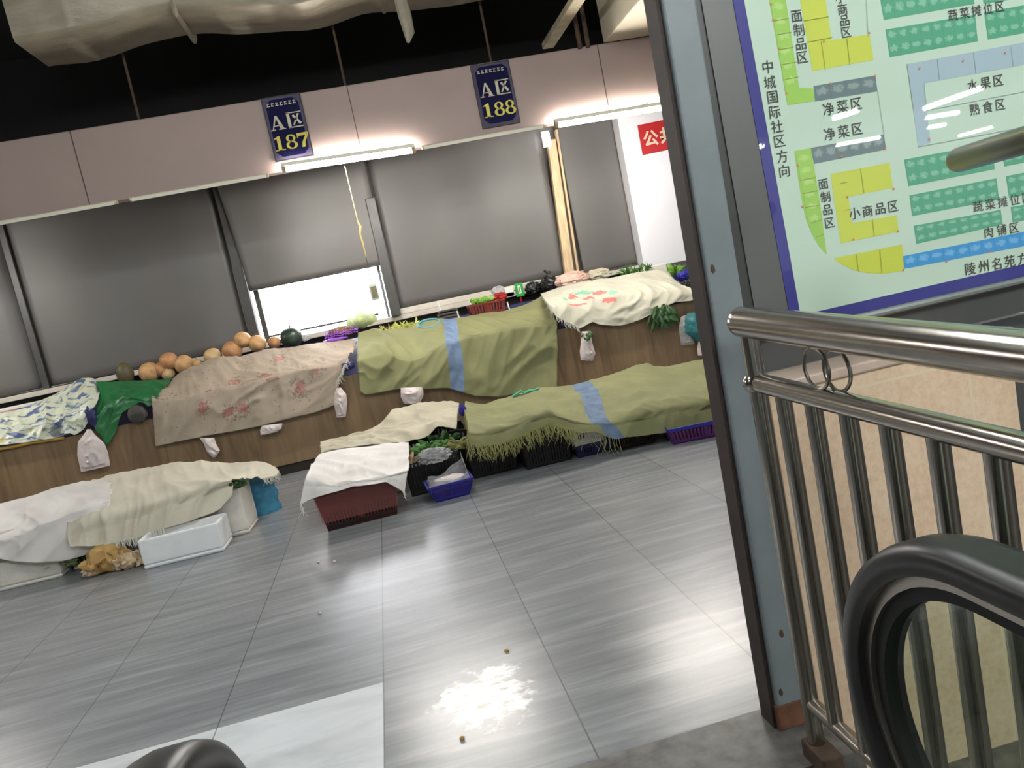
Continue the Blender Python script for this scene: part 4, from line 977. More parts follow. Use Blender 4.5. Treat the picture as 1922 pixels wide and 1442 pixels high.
hang_bag([(1311, 640), (1308, 655), (1310, 668)], [(1320, 640), (1321, 655), (1322, 667)], 'small white bag hanging below the teal bag', M['bag'], seed=10)
hang_bag([(1322, 644), (1322, 655), (1328, 667)], [(1331, 642), (1334, 655), (1338, 666)], 'small red bag hanging below the teal bag', M['red_plastic'], seed=11)

# ------------------------------------------------------------------ goods on the floor, left heap
def boxthing(name, x0, x1, y0, y1, z0, z1, m, label, cat_='box', group=None, bevel=.012, rz=0, lid=None):
    t = thing(name, label, cat_, ((x0 + x1) / 2, (y0 + y1) / 2, z0), group, rz); w, d, h = (x1 - x0) / 2, (y1 - y0) / 2, z1 - z0; th = .028
    mb = MB(); mb.box(-w, w, -d, d, 0, th)
    mb.box(-w, w, -d, -d + th, th, h); mb.box(-w, w, d - th, d, th, h); mb.box(-w, -w + th, -d + th, d - th, th, h); mb.box(w - th, w, -d + th, d - th, th, h)
    mb.build('body', m, t, local=True, smooth=False, bevel=bevel)
    if lid: MB().box(-w, w, -d, d, h + .001, h + .03).build('lid', m, t, local=True, smooth=False, bevel=bevel)
    return t
FB = 'styrofoam boxes on the floor'
boxthing('foam_box', -3.3, -2.60, 5.80, 6.25, 0, .205, M['foam_dirty'], 'grubby white styrofoam box at the far left under the white sheet', group=FB)
boxthing('foam_box', -1.925, -1.385, 5.42, 5.70, 0, .205, M['foam'], 'clean white styrofoam box in front of the left heap', group=FB, rz=-.03)
boxthing('foam_box', -1.90, -1.265, 5.76, 6.10, 0, .345, M['foam_dirty'], 'tall white styrofoam box at the right end of the left heap', group=FB, rz=-.04, lid=True)
boxthing('foam_box', -2.56, -1.97, 5.90, 6.18, 0, .29, M['foam_dirty'], 'styrofoam box hidden under the cream sheet of the left heap', group=FB, lid=True)
boxthing('foam_box', -3.25, -2.66, 5.86, 6.16, .206, .38, M['foam_dirty'], 'styrofoam box under the white sheet, upper of the far left stack', group=FB, lid=True)
bk = [(-70, 962), (0, 945), (32, 936), (65, 927), (126, 909), (180, 900), (215, 892)]
br = [(-70, 1030), (0, 1012), (60, 990), (105, 972), (130, 960), (170, 950), (205, 940)]
hm = [(-70, 1046), (-10, 1048), (27, 1055), (63, 1057), (117, 1054), (155, 1044), (185, 1032)]
cloth_thing('plastic_sheet', 'white plastic sheet over the left end of the left heap', 'plastic sheet', drape(bk, br, hm, 6.24, 5.77, 5.72), M['white_film'], 'sheets over the goods on the floor', nu=90, nv=60, amp=.034, freq=4.2, seed=21, fold=25)
bk = [(128, 912), (180, 900), (222, 889), (280, 877), (335, 868), (380, 864), (430, 868), (470, 866), (500, 868), (518, 878)]
r2 = [(132, 940), (190, 921), (235, 909), (285, 900), (380, 886), (425, 884), (465, 882), (519, 892)]
r3 = [(127, 985), (165, 970), (215, 955), (270, 942), (320, 928), (370, 915), (410, 902), (442, 897)]
r4 = [(126, 1010), (165, 1000), (205, 990), (260, 975), (310, 955), (365, 938), (410, 920), (437, 912)]
hm = [(131, 1026), (165, 1026), (205, 1021), (250, 1013), (300, 995), (360, 978), (410, 958), (434, 930)]
cloth_thing('woven_sheet', 'cream woven sheet over the right part of the left heap', 'cloth', [(bk, (6.28, 6.34)), (r2, (6.02, 6.22)), (r3, (5.74, 5.72)), (r4, (5.69, 5.69)), (hm, (5.64, 5.66))], M['cream_weave'], 'sheets over the goods on the floor', nu=110, nv=70, amp=.036, freq=3.6, seed=23, fold=50, ragged=.006,
            fr=[(('hem', .15, .55), 90, .055, 31, M['strand']), (('right', 0, .35), 40, .05, 32, M['strand'])])
# husks under the cream sheet
def clump(name, px, rad, m, label, seed, Y=None, n=26, lw=.05, cat_='vegetables', extra=None):
    p = at(*px, Z=0) if Y is None else at(*px, Y=Y); p.z = 0 if Y is None else p.z
    t = thing(name, label, cat_, p); rnd = random.Random(seed)
    MB().blob((0, 0, rad[2] * .8), (rad[0], rad[1], rad[2] * .8), .35, 3.5, seed).build('heap', m, t, local=True)
    mb = MB()
    for k in range(n):
        an = rnd.uniform(0, 6.283); a = Vector((math.cos(an) * rad[0] * .7, math.sin(an) * rad[1] * .7, rnd.uniform(.15, .9) * rad[2])); d = Vector((math.cos(an) * rnd.uniform(.3, 1), math.sin(an) * rnd.uniform(.3, 1), rnd.uniform(-.25, .4))) * rad[0] * .8
        e = a + d; e.z = max(.006, e.z); mb.leaf(a, e, lw * rnd.uniform(.6, 1.3), (0, 0, .02))
    mb.build('leaves', extra or m, t, local=True); return t
clump('corn_husks', (206, 1072), (.13, .10, .12), M['husk'], 'golden brown corn husks beside the clean styrofoam box', 51)
clump('corn_husks', (243, 1066), (.09, .07, .07), M['husk_pale'], 'pale flattened husks touching the clean styrofoam box', 52)
clump('corn_husks', (178, 1080), (.07, .05, .03), M['husk_pale'], 'husk scraps at the left of the golden husks', 53, lw=.03)
clump('greens', (171, 1062), (.08, .06, .09), M['leaf_dark'], 'dark green leaves between the far left foam box and the husks', 54)
p = at(140, 1058, Y=5.95); leafy('scallions', (p.x, 5.92, .02), 60, .2, .02, M['cabbage'], 'pale green scallions beside the far left foam box', spread=(.10, .04), seed=55, up=.6)
p = at(445, 912, Y=5.72); leafy('greens', p + Vector((0, 0, -.02)), 26, .07, .03, M['leaf_dark'], 'dark green tuft at the right end of the cream sheet', spread=(.05, .02), seed=56)
a, b = at(466, 905, Y=6.24), at(513, 957, Y=6.24); t = thing('mesh_bag', 'blue mesh bag at the right end of the left heap', 'bag', ((a.x + b.x) / 2, 6.3, 0))
g = []
for side in (-1, 1):
    P = []
    for i_ in range(16):
        z = (b.z * 0 + .30) * (1 - i_ / 15); P.append([Vector(((a.x + b.x) / 2 - .02 + (q / 12 - .5) * .28 * (1 + .06 * math.sin(i_)), 6.30 + side * .10 * math.sin(math.pi * q / 12) * (1 if i_ else .3) + .012 * noise.noise(Vector((q * .8, i_ * .7, side))), z)) for q in range(13)])
    g.append(P if side < 0 else [r[::-1] for r in P])
mb = MB(); mb.grid(g[0]); mb.grid(g[1]); mb.build('mesh', M['blue_bag'], t)
p = at(436, 1018, Z=.004); tag(MB().tube([p + Vector((-.05, 0, .003)), p + Vector((0, .008, .006)), p + Vector((.04, .0, .003))], .003, 5).build('straw', M['husk']), 'dry straw on the floor right of the clean styrofoam box', 'straw')

# ------------------------------------------------------------------ middle heap
crate('crate', 'dull red crate under the white sheet', -.715, -.15, 5.22, 5.66, 0, .285, M['red_crate'], 'crates on the floor', rz=.03, flare=.045, slots=22, rimh=.04, solid_upper=.12, inner=M['black_crate'], band_m=M['black_crate'], bar=.2)
rc = bpy.data.objects['crate.001'] if 'crate.001' in bpy.data.objects else None
if rc: MB().hexa([(-.262, -.222, .07), (.262, -.222, .07), (.262, -.218, .07), (-.262, -.218, .07)], [(-.28, -.238, .26), (.28, -.238, .26), (.28, -.234, .26), (-.28, -.234, .26)]).build('clear_film', M['film_red'], rc, local=True, smooth=False)
boxthing('foam_box', -.70, -.12, 5.90, 6.50, 0, .33, M['foam_dirty'], 'foam box hidden under the beige sheet', group=FB, lid=True)
crate('crate', 'black crate between red crate and blue basket', -.085, .335, 5.62, 5.98, 0, .27, M['black_crate'], 'crates on the floor', slots=16, flare=.015, inner=M['black_crate'])
crate('crate', 'black crate standing behind the one beside the blue basket', -.06, .48, 6.10, 6.55, 0, .33, M['black_crate'], 'crates on the floor', slots=16, flare=.015, inner=M['black_crate'])
bk = [(602, 828), (630, 823), (656, 817), (690, 806), (715, 795), (728, 780), (741, 768), (775, 759), (810, 753), (840, 752), (862, 756)]
md = [(601, 836), (656, 826), (715, 813), (760, 795), (815, 778), (860, 772)]
hm = [(602, 850), (656, 840), (710, 834), (765, 829), (790, 824), (806, 818), (820, 802), (840, 803), (857, 806)]
cloth_thing('woven_sheet', 'beige woven sheet at the back of the middle heap', 'cloth', [(bk, 6.62), (lp(bk, md, .5), 6.5), (md, 6.35), (lp(md, hm, .6), 6.1), (hm, 6.0)], M['beige_weave'], 'sheets over the goods on the floor', nu=90, nv=50, amp=.04, freq=5, seed=27, ragged=.006)
bk = [(600, 853), (625, 847), (650, 842), (700, 836), (735, 832), (767, 830)]
r2 = [(585, 872), (640, 872), (700, 864), (768, 852)]
r3 = [(575, 893), (600, 900), (631, 908), (680, 896), (724, 890), (766, 876)]
r4 = [(569, 915), (600, 915), (633, 914), (680, 904), (724, 898), (764, 890)]
hm = [(563, 948), (580, 938), (600, 932), (634, 921), (669, 913), (721, 904), (735, 910), (748, 917), (760, 926)]
cloth_thing('plastic_sheet', 'white plastic sheet over the dull red crate', 'plastic sheet', [(bk, 5.92), (r2, 5.55), (r3, 5.22), (r4, 5.175), (hm, 5.15)], M['white_film'], 'sheets over the goods on the floor', nu=90, nv=56, amp=.026, freq=5, seed=29, fold=10,
            fr=[(('hem', 0, .03), 5, .09, 35, M['strand']), (('hem', .97, 1), 4, .05, 36, M['strand'])])
p = at(810, 832, Y=5.75); leafy('greens', (p.x, 5.78, .275), 46, .10, .045, M['leaf'], 'green and white stalks on the black crate beside the white sheet', spread=(.11, .05), seed=61, up=.5)
p = at(828, 822, Y=5.9); leafy('greens', (p.x, 5.92, .275), 30, .10, .04, M['leaf_dark'], 'dark green leaves behind the clear bag on the black crate', spread=(.08, .05), seed=62)
crumpled('plastic_bag', (815, 855), (.125, .06, .055), M['clear_bag'], 'clear crumpled plastic bag on the edge of the black crate', seed=63, Y=5.60, amp=.6)
p = at(776, 855, Y=5.6); leafy('onion_roots', (p.x, 5.62, .25), 26, .07, .025, M['husk_pale'], 'pale roots at the corner of the white sheet on the black crate', spread=(.03, .03), seed=64)
bt = crate('basket', 'blue plastic basket with a clear bag inside', .035, .375, 5.27, 5.53, 0, .125, M['blue_plastic'], None, rz=.05, flare=.05, slots=40, rimh=.022, cat_='basket', inner=M['brown_veg'])
P = []
for i_ in range(20):
    v = i_ / 19; row = []
    for q in range(29):
        an = 2 * math.pi * q / 28; ex = 1.0 - .12 * v; hgt = .075 + v * (.085 + .05 * noise.noise(Vector((math.cos(an) * 1.3, math.sin(an) * 1.3, 4))) + .13 * max(0, math.cos(an - .25)) ** 6)
        sq = 1 / max(abs(math.cos(an)), abs(math.sin(an)), .76) ; row.append(Vector((.15 * ex * math.cos(an) * sq, .105 * ex * math.sin(an) * sq, hgt)) + Vector((crumple(Vector((an * 3, v * 4, 2)), 5), crumple(Vector((an * 3, v * 4, 9)), 7), 0)) * .009)
    P.append(row)
pb = thing('plastic_bag', 'clear plastic bag lining the blue basket with one raised handle', 'plastic bag', (.205, 5.40, .0), rz=.05)
MB().grid(P).build('bag_film', M['clear_bag'], pb, local=True, angle=40)
MB().blob((0.02, 0, .105), (.12, .075, .045), .35, 3, 8).build('contents', M['bag'], pb, local=True)

# ------------------------------------------------------------------ right heap
crate('crate', 'black crate under the fringe at the left end of the olive floor tarp', .40, .77, 5.70, 6.1, 0, .23, M['black_crate'], 'crates on the floor', slots=16, flare=.015, inner=M['black_crate'])
crate('crate', 'black crate under the middle of the olive floor tarp', .80, 1.17, 5.58, 6.0, 0, .23, M['black_crate'], 'crates on the floor', slots=16, flare=.015, inner=M['black_crate'])
crate('crate', 'dark blue crate under the white labelled box', 1.20, 1.50, 5.56, 5.95, 0, .09, M['navy'], 'crates on the floor', slots=12, flare=.015, inner=M['navy'])
lb = boxthing('carton', 1.20, 1.44, 5.57, 5.93, .091, .19, M['foam'], 'small white box with dark marks under the blue stripe', bevel=.006)
for k, x in enumerate((-.085, -.07, -.045)): MB().box(x, x + .008, -.1805, -.1795 - .001, .05, .075 + .01 * (k % 2)).build('mark', M['wire'], lb, local=True, smooth=False)
crate('crate', 'dark crate between the white box and the purple tray', 1.54, 1.82, 5.5, 5.9, 0, .12, M['plinth'], 'crates on the floor', slots=12, flare=.015, inner=M['plinth'])
tr = crate('tray', 'blue and purple plastic tray beside the grey post', 1.86, 2.42, 5.22, 5.6, 0, .125, M['purple_plastic'], None, slots=20, rimh=.03, cat_='tray', inner=M['maroon'], rim_m=M['blue_plastic'], rz=-.18)
boxthing('foam_box', .60, 2.5, 6.12, 6.5, 0, .20, M['foam_dirty'], 'long foam box hidden under the olive floor tarp', group=FB, lid=True)
bk = [(874, 752), (892, 757), (912, 758), (944, 750), (975, 740), (1020, 728), (1053, 724), (1082, 720), (1120, 710), (1149, 702), (1180, 690), (1211, 682), (1242, 690), (1280, 683), (1318, 675), (1345, 666), (1420, 650)]
r2 = [(872, 775), (930, 775), (985, 765), (1050, 752), (1110, 742), (1160, 728), (1215, 712), (1260, 712), (1340, 698), (1430, 680)]
r3 = [(878, 806), (905, 806), (940, 797), (985, 782), (1030, 768), (1075, 782), (1110, 790), (1143, 785), (1205, 762), (1273, 750), (1346, 742), (1440, 722)]
hm = [(878, 833), (905, 838), (933, 835), (956, 828), (978, 821), (1008, 805), (1030, 799), (1048, 799), (1073, 808), (1090, 813), (1115, 811), (1152, 825), (1205, 818), (1250, 812), (1290, 806), (1357, 793), (1450, 776)]
cloth_thing('tarp', 'olive green woven tarp with blue stripe over the crates on the floor', 'cloth', [(bk, 6.62), (r2, 6.25), (r3, (5.66, 5.42)), (lp(r3, hm, .5), (5.58, 5.32)), (hm, (5.55, 5.26))], M['olive_b'], 'sheets over the goods on the floor', nu=140, nv=70, amp=.042, freq=3.8, seed=33, fold=32, ragged=.005,
            fr=[(('hem', 0, .36), 230, .12, 37, M['olive_fr']), (('left', .15, 1), 90, .09, 38, M['olive_fr']), (('hem', .36, .5), 20, .16, 39, M['olive_fr'])])
MB_r = [at(x, y, Y=6.55) + Vector((0, 0, .012)) for x, y in ((962, 747), (972, 741), (978, 736), (985, 741), (993, 736), (1003, 736), (1012, 731))]
tag(MB().tube(MB_r, .011, 6).build('ribbon', M['mint_ribbon']), 'mint green ribbon on the back edge of the olive floor tarp', 'ribbon')
crumpled('plastic_bag', (868, 770), (.03, .03, .05), M['blue_plastic'], 'small blue bundle between the beige sheet and the olive floor tarp', seed=71, Y=6.3)
p = at(872, 812, Y=5.75); leafy('dry_leaves', (p.x - .03, 5.80, .24), 40, .14, .03, M['olive_fr'], 'yellowish dry leaves at the left corner of the olive floor tarp', spread=(.05, .06), seed=72, up=.2)
# scraps on the floor
for px, lb in (((598, 1057), 'white scrap on the floor below the red crate, left one'), ((628, 1056), 'white scrap on the floor below the red crate, right one'), ((601, 1153), 'tiny white scrap in the middle of the dark floor tiles'), ((952, 1224), 'tiny brown crumb on the floor above the white patch'), ((868, 1389), 'brown crumb at the lower edge of the white floor patch')):
    p = at(*px, Z=0); m_ = M['husk'] if 'brown' in lb else M['bag']; tag(MB().blob((p.x, p.y, .006), (.009, .007, .006), .4, 3, int(px[0])).build('scrap', m_), lb, 'scrap', 'scraps on the floor')

# ------------------------------------------------------------------ foreground: post, map board, wall
pt = thing('steel_post', 'grey painted steel post with a rusty foot beside the map board', 'post', (.895, 1.97, 0))
L0, L1 = at(1462, 1366, Y=1.93), at(1240, 0, Y=1.93)     # left edge of its face
lean = (L1.x - L0.x) / (L1.z - L0.z); xl = lambda z: L0.x + .004 + lean * z
WP = .090
def post_piece(z0, z1, a, b, y0, y1):
    return MB().hexa([(xl(z0) + a, y0, z0), (xl(z0) + b, y0, z0), (xl(z0) + b, y1, z0), (xl(z0) + a, y1, z0)], [(xl(z1) + a, y0, z1), (xl(z1) + b, y0, z1), (xl(z1) + b, y1, z1), (xl(z1) + a, y1, z1)])
post_piece(.07, 3.42, 0, WP, 1.93, 2.03).build('shaft', M['post'], pt, smooth=False, bevel=.006)
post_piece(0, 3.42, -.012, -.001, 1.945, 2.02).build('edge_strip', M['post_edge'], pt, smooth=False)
post_piece(0, .075, -.004, WP + .004, 1.926, 2.034).build('rusty_foot', mat('rusted_foot', (112, 74, 54), .85, var=.4, vscale=18), pt, smooth=False, bevel=.004)
rnd = random.Random(4); 
for k, (x, y) in enumerate(((1338, 505), (1467, 1190), (1466, 1300))):
    p = at(x, y, Y=1.929); MB().blob((p.x, 1.930, p.z), (.006, .0015, .011), .5, 3, k).build('rust_spot', M['rust'], pt)

JX, JZ = -1.02 + .58 * 4, -.255 + .66 * 4
M['peach'] = granite_wall()
PX0 = .985
wl_ = MB().box(PX0, 1.745, 1.955, 2.10, -.29, .955); wo = struct(wl_.build('wall_parapet', M['peach'], smooth=False), 'peach granite parapet wall behind the steel railing')
for v in wo.data.vertices: v.co += wo.location
wo.location = (0, 0, 0)
struct(MB().box(PX0, 1.755, 1.945, 2.115, .955, .985).build('trim_20', M['ledge'], smooth=False, bevel=.006), 'pale pink ledge on the parapet wall')
struct(MB().box(1.75, 4.2, 1.96, 2.11, -.29, .98).build('wall_cladding', M['dark_panel'], smooth=False), 'dark grey cladding right of the parapet wall')
board = thing('map_board', 'large framed floor map board with coloured blocks beside the grey post', 'sign', (1.9, 2.14, .985))
SX0, SX1 = PX0 + .005, 3.4
def sp(x, y, dy=0.0): 
    p = at(x, y, Y=2.10); return Vector((p.x, 2.10 - dy, p.z))
MB().box(SX0, SX1, 2.118, 2.19, .986, 2.75).build('backing', M['dark_panel'], board, smooth=False)
def quad_solid(pts, name, m, dy0, dy1, parent=board):
    b = [sp(x, y) for x, y in pts]; return MB().hexa([(p.x, 2.10 - dy0, p.z) for p in b], [(p.x, 2.10 - dy1, p.z) for p in b]).build(name, m, parent, smooth=False)
def ext(p, q, s):  # carry an edge on beyond the frame
    return (q[0] + (q[0] - p[0]) * s, q[1] + (q[1] - p[1]) * s)
UPV = (-.182, -1.0)
def up(p, n): return (p[0] + UPV[0] * n, p[1] + UPV[1] * n)
BL_, BR_ = (1480, 580), (2400, 385)
quad_solid([(1427, 640), (2400, 425), up((2300, 385), 900), up((1321, 0), 420)], 'frame', M['dark_frame'], -.012, -.001)
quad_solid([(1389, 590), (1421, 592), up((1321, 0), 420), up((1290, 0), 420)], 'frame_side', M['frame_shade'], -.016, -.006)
quad_solid([(1487, 619), (2400, 407), up((2300, 385), 900), up((1376, 0), 420)], 'border', M['map_blue'], -.0005, .001)
quad_solid([(1502, 592), (2400, 386), up((2300, 355), 900), up((1397, 0), 420)], 'map_ground', M['map_base'], .001, .002)
a, b = at(1662, 586, Y=2.09), at(1922, 524, Y=2.09)
MB().tube([(a.x - .2, 2.095, a.z + .002), (a.x + 1.9, 2.095, a.z - .004)], .011, 8).build('lower_trim', M['trim_grey'], board)
a, b = at(1718, 584, Y=2.06), at(1922, 533, Y=2.06)
MB().box(SX0 + .2, SX1, 2.10, 2.118, 1.075, 1.09).build('lower_trim', M['trim_pink'], board, smooth=False)
def block(pts, m, name, lay=0):
    mb = MB(); b = [sp(x, y) for x, y in pts]; n = len(b); i = len(mb.v)
    mb.v += [Vector((p.x, 2.0979 - lay * .0004, p.z)) for p in b] + [Vector((p.x, 2.0974 - lay * .0004, p.z)) for p in b]
    if n == 4:
        for k, c_ in enumerate(((0, 1), (1, 1), (1, 0), (0, 0))): mb.uv[i + n + k] = c_; mb.uv[i + k] = c_
    mb.f.append(tuple(i + n + k for k in range(n)))
    for k in range(n): mb.f.append((i + k, i + (k + 1) % n, i + n + (k + 1) % n, i + n + k))
    return mb.build(name, m, board, smooth=False)
block([(1425, -110), (1430, -70), (1444, 7), (1477, 198), (1529, 190), (1525, 166), (1499, 165), (1474, 0), (1462, -70), (1458, -110)], M['map_lime'], 'lime_block')
block([(1482, -100), (1501, 0), (1524, 134), (1639, 113), (1631, 65), (1560, 76), (1549, 0), (1532, -100)], M['map_yellow'], 'yellow_block')
block([(1526, 162), (1642, 142), (1646, 172), (1529, 191)], M['mk_slate4'], 'slate_block')
block([(1490, 284), (1498, 339), (1504, 375), (1511, 409), (1523, 440), (1537, 463), (1551, 478), (1537, 372), (1521, 278)], M['map_lime'], 'lime_block')
block([(1521, 278), (1658, 253), (1662, 281), (1527, 308)], M['mk_slate6'], 'slate_block')
block([(1558, 327), (1669, 306), (1675, 353), (1591, 370), (1599, 419), (1682, 404), (1686, 435), (1577, 457)], M['map_yellow'], 'yellow_block')
block([(1563, 485), (1692, 459), (1696, 508), (1660, 514), (1628, 513), (1600, 507), (1578, 496)], M['map_yellow'], 'yellow_block')
block([(1694, 481), (2050, 409), (2055, 437), (1696, 505)], M['mk_sky'], 'sky_blue_block')
GREENS = [((1646, -30), (1818, -62), (1828, 8), (1658, 38)), ((1661, 56), (1829, 28), (1834, 78), (1669, 108)), ((1846, 24), (2010, -6), (2018, 45), (1853, 75)), ((1834, -62), (2000, -92), (2008, -18), (1845, 8)),
          ((1696, 300), (1860, 269), (1866, 318), (1704, 350)), ((1875, 266), (2030, 236), (2038, 283), (1884, 313)), ((1706, 367), (1869, 335), (1874, 375), (1711, 406)), ((1887, 331), (2040, 302), (2046, 341), (1893, 372)),
          ((1714, 424), (1877, 394), (1881, 422), (1719, 458)), ((1896, 389), (2050, 360), (2056, 388), (1900, 418))]
for g in GREENS: block(g, M['mk_green'], 'green_block')
block([(1701, 121), (1922, 80), (2060, 55), (2066, 96), (1922, 122), (1733, 157), (1738, 208), (1713, 206)], M['map_lav'], 'lavender_block')
block([(1713, 206), (1738, 208), (1746, 268), (1722, 276)], M['map_paleblue'] if False else M['map_lav'], 'lavender_block')
block([(1445, 2), (1473, 0), (1498, 164), (1473, 172)], M['mk_lime'], 'lime_strip', 1); block([(1493, 290), (1521, 284), (1542, 420), (1517, 424)], M['mk_lime'], 'lime_strip', 1)
def thin(lines, m, name, w=1.0):
    mb = MB()
    for (x0, y0), (x1, y1) in lines:
        A, B = sp(x0, y0), sp(x1, y1); d = (B - A).normalized(); s = Vector((-d.z, 0, d.x)) * (.0007 * w)
        mb.poly([(p.x, 2.0958, p.z) for p in (A - s, B - s, B + s, A + s)])
    return mb.build(name, m, board, smooth=False)
thin([((1508, 40), (1555, 32)), ((1514, 80), (1561, 71)), ((1548, 132), (1540, 78)), ((1594, 124), (1588, 72)), ((1620, 362), (1614, 318)), ((1575, 345), (1590, 342)), ((1585, 395), (1596, 393)), ((1640, 444), (1636, 412)), ((1610, 510), (1606, 478)), ((1654, 512), (1650, 469))] +
     [((1452, 40), (1480, 35)), ((1457, 66), (1485, 61)), ((1462, 94), (1489, 89)), ((1467, 122), (1494, 117)), ((1472, 150), (1498, 145)), ((1500, 339), (1530, 333)), ((1505, 364), (1534, 358)), ((1510, 390), (1538, 385)), ((1519, 420), (1543, 412)), ((1530, 446), (1546, 440))], M['map_line'], 'block_lines')
thin([((1646, 172), (1658, 253)), ((1722, 276), (1960, 232)), ((1738, 208), (1960, 165)), ((1733, 157), (1738, 208)), ((1701, 121), (1713, 206)), ((1762, 152), (1758, 112)), ((1830, 138), (1826, 100)), ((1900, 126), (1896, 88)), ((1628, 70), (1624, -20))], M['map_thin'], 'plan_lines')
dots = MB()
for x, y in ((1446, 9), (1450, 38), (1462, 92), (1475, 176), (1545, 79), (1630, 63), (1641, 143), (1556, 158), (1496, 312), (1660, 280), (1578, 294), (1589, 370), (1676, 355), (1684, 434), (1600, 450), (1694, 507), (1775, 491), (1856, 473), (1505, 388), (1724, 129), (1806, 115), (1885, 100), (1742, 262)):
    c = sp(x, y); dots.poly([(c.x + .0035 * math.cos(k * 1.0472), 2.0956, c.z + .0035 * math.sin(k * 1.0472)) for k in range(6)])
dots.build('red_dots', M['map_red'], board, smooth=False)
ux_ = (sp(1900, 487) - sp(1700, 529)).normalized(); uy_ = Vector((0, -1, 0)).cross(ux_) * -1
if uy_.z < 0: uy_ = -uy_
def chars(s, pos, px, bold=.0006):
    for ch, (x, y) in zip(s, pos):
        text(ch, px * 2.10 / F * 1.06, M['map_ink'], sp(x, y, .0042), ux_, uy_, 'character', board, offset=0, extrude=.0002)
def row(s, c, pitch, px, slope=-.185):
    n = len(s); chars(s, [(c[0] + (k - (n - 1) / 2) * pitch, c[1] + (k - (n - 1) / 2) * pitch * slope) for k in range(n)], px)
chars('面制品区', [(1494, 31), (1498, 57), (1502, 83), (1505, 108)], 24)
chars('小商品区', [(1576, -4), (1580, 18), (1584, 39), (1587, 61)], 22)
chars('中城国际社区方向', [(1440, 126), (1444, 155), (1449, 183), (1453, 211), (1457, 238), (1462, 265), (1467, 294), (1471, 321)], 25)
row('净菜区', (1580, 200), 26, 25); row('净菜区', (1582, 247), 26, 25)
chars('面制品区', [(1544, 346), (1548, 370), (1552, 394), (1556, 418)], 22)
row('小商品区', (1639, 394), 24, 24); row('蔬菜摊位区', (1831, 21), 22, 22); row('水果区', (1848, 156), 24, 24); row('熟食区', (1852, 201), 24, 24)
row('蔬菜摊位区', (1880, 379), 23, 23); row('肉铺区', (1878, 432), 24, 23); row('陵州名苑方向', (1881, 493), 24.5, 26)

# ------------------------------------------------------------------ railing
RX = .87
rl = thing('railing', 'stainless steel railing with upright bars in front of the parapet wall', 'railing', (RX, 1.77, -.005))
def rail(pts, r, name, m, cap=True, parent=rl, seg=20):
    o = MB().tube(pts, r, seg).build(name, m, parent, angle=60); return o
YB = -.8
zt = lambda y: 1.187 + (y - 1.80) * .042
zm = lambda y: 1.033 + (y - 1.77) * .028
capr = [.010, .026, .034, .0385]; cy = [1.832, 1.828, 1.822, 1.808]
MB().tube([(RX, y, zt(1.8)) for y in cy] + [(RX, 1.79, zt(1.79)), (RX, .6, zt(.6)), (RX, YB, zt(YB))], capr + [.0385] * 3, 24).build('top_rail', M['steel'], rl, angle=60)
rail([(RX, 1.775, zm(1.775)), (RX, .6, zm(.6)), (RX, YB, zm(YB))], .0245, 'middle_rail', M['steel'])
rail([(RX, 1.775, .165), (RX, YB, .165)], .019, 'bottom_rail', M['steel_dull'])
MB().tube([(RX, 1.778, zt(1.78) - .03), (RX, 1.778, .0)], .023, 18).build('end_post', M['steel'], rl)
MB().blob((RX, 1.782, zm(1.78)), (.034, .034, .030), 0, 1, 0).build('joint_ball', M['steel'], rl)
MB().box(RX - .03, RX + .03, 1.70, 1.81, -.004, .05).build('base_foot', M['rust'], rl, smooth=False, bevel=.006)
ys = [1.70 - .0, 1.625] + [1.59 - .0]
k = 0; y = 1.66
while y > -.7:
    MB().tube([(RX, y, zm(y) - .015), (RX, y, .17)], .019, 16).build('baluster', M['steel'], rl); y -= .1265
for px in ((1537, 693), (1566, 700)):
    c = at(*px, X=RX); MB().tube([(RX + (.006 if px[0] > 1550 else -.006), c.y + .046 * math.cos(q * .2094), (zm(c.y) + .024 + zt(c.y) - .038) / 2 + .045 * math.sin(q * .2094)) for q in range(30)], .0042, 7, closed=True).build('ring', M['steel_dull'], rl)
# second handrail beyond
p0, p1 = at(1794, 302, Y=1.66), at(1922, 264, Y=1.42); d = (p1 - p0).normalized(); R_ = .029
h2 = thing('handrail', 'rounded end of a brownish steel handrail in front of the map board', 'handrail', (p0.x, .9, -.285))
e = p0 + d * 2.2
MB().tube([p0 - d * .012, p0 - d * .008, p0, p0 + d * .014, p0 + d * .5, e], [.010, .018, .025, R_, R_, R_], 20).build('rail', M['bronze'], h2, angle=60)
for s_ in (.55, 1.5):
    q = p0 + d * s_; MB().tube([q, (q.x, q.y, -.285)], .018, 12).build('support_post', M['steel_dull'], h2)

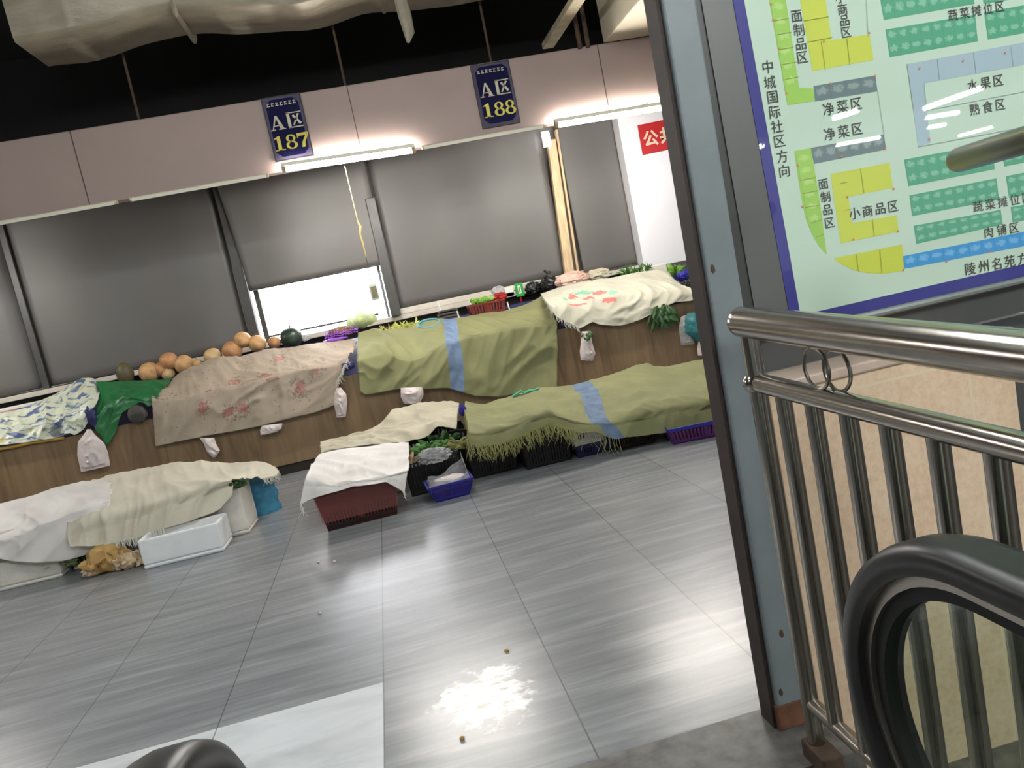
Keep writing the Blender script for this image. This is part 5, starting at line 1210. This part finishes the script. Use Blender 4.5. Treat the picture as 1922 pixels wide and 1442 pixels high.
# ------------------------------------------------------------------ escalator handrails
EH = 'escalator handrails'
def handrail(X, yc, zc, R, label, ztop):
    t = thing('escalator_handrail', label, 'handrail', (X, yc, 0), EH)
    pts = []; frames = []
    n = 40
    def add(p, nrm): pts.append(Vector(p)); frames.append((Vector((1, 0, 0)), Vector(nrm)))
    for y in (-1.4, -.7, -.2, .2, .5): add((X, y, zc + R), (0, 0, 1))
    for k in range(n + 1):
        a = math.pi / 2 - math.pi * k / n; add((X, yc + R * math.cos(a), zc + R * math.sin(a)), (0, math.cos(a), math.sin(a)))
    for y in (yc - .1, yc - .4): add((X, y, zc - R), (0, 0, -1))
    belt = [(-.034, -.026), (-.040, -.016), (-.040, .002), (-.034, .012), (-.018, .017), (.018, .017), (.034, .012), (.040, .002), (.040, -.016), (.034, -.026), (.022, -.026), (.026, -.010), (-.026, -.010), (-.022, -.026)]
    MB().sweep(pts, frames, belt).build('rubber_belt', M['rubber'], t, angle=50)
    MB().sweep(pts, frames, [(-.024, -.042), (-.020, -.013), (.020, -.013), (.024, -.042)]).build('guide_rail', M['guide'], t, angle=30)
    MB().sweep(pts, frames, [(-.016, -.062), (-.016, -.042), (.016, -.042), (.016, -.062)]).build('gasket', M['gasket'], t, angle=30)
    gp = [(y, zc + R - .05) for y in (-1.4, .5)] + [(yc + (R - .05) * math.cos(math.pi / 2 - math.pi * k / n), zc + (R - .05) * math.sin(math.pi / 2 - math.pi * k / n)) for k in range(n + 1)] + [(yc - .4, zc - R + .05), (-1.4, zc - R + .05)]
    MB().hexa([(X - .005, y, z) for y, z in gp], [(X + .005, y, z) for y, z in gp]).build('glass_panel', M['glass'], t, smooth=False)
    MB().box(X - .07, X + .07, -1.4, yc + .12, -.004, zc - R - .02).build('skirt', M['frame_shade'], t, smooth=False, bevel=.02)
    return t
handrail(.62, .775, .697, .272, 'black rubber escalator handrail looping down in front of the railing', .97)
handrail(-.345, .785, .690, .275, 'black rubber escalator handrail end at the bottom left before the floor', .96)
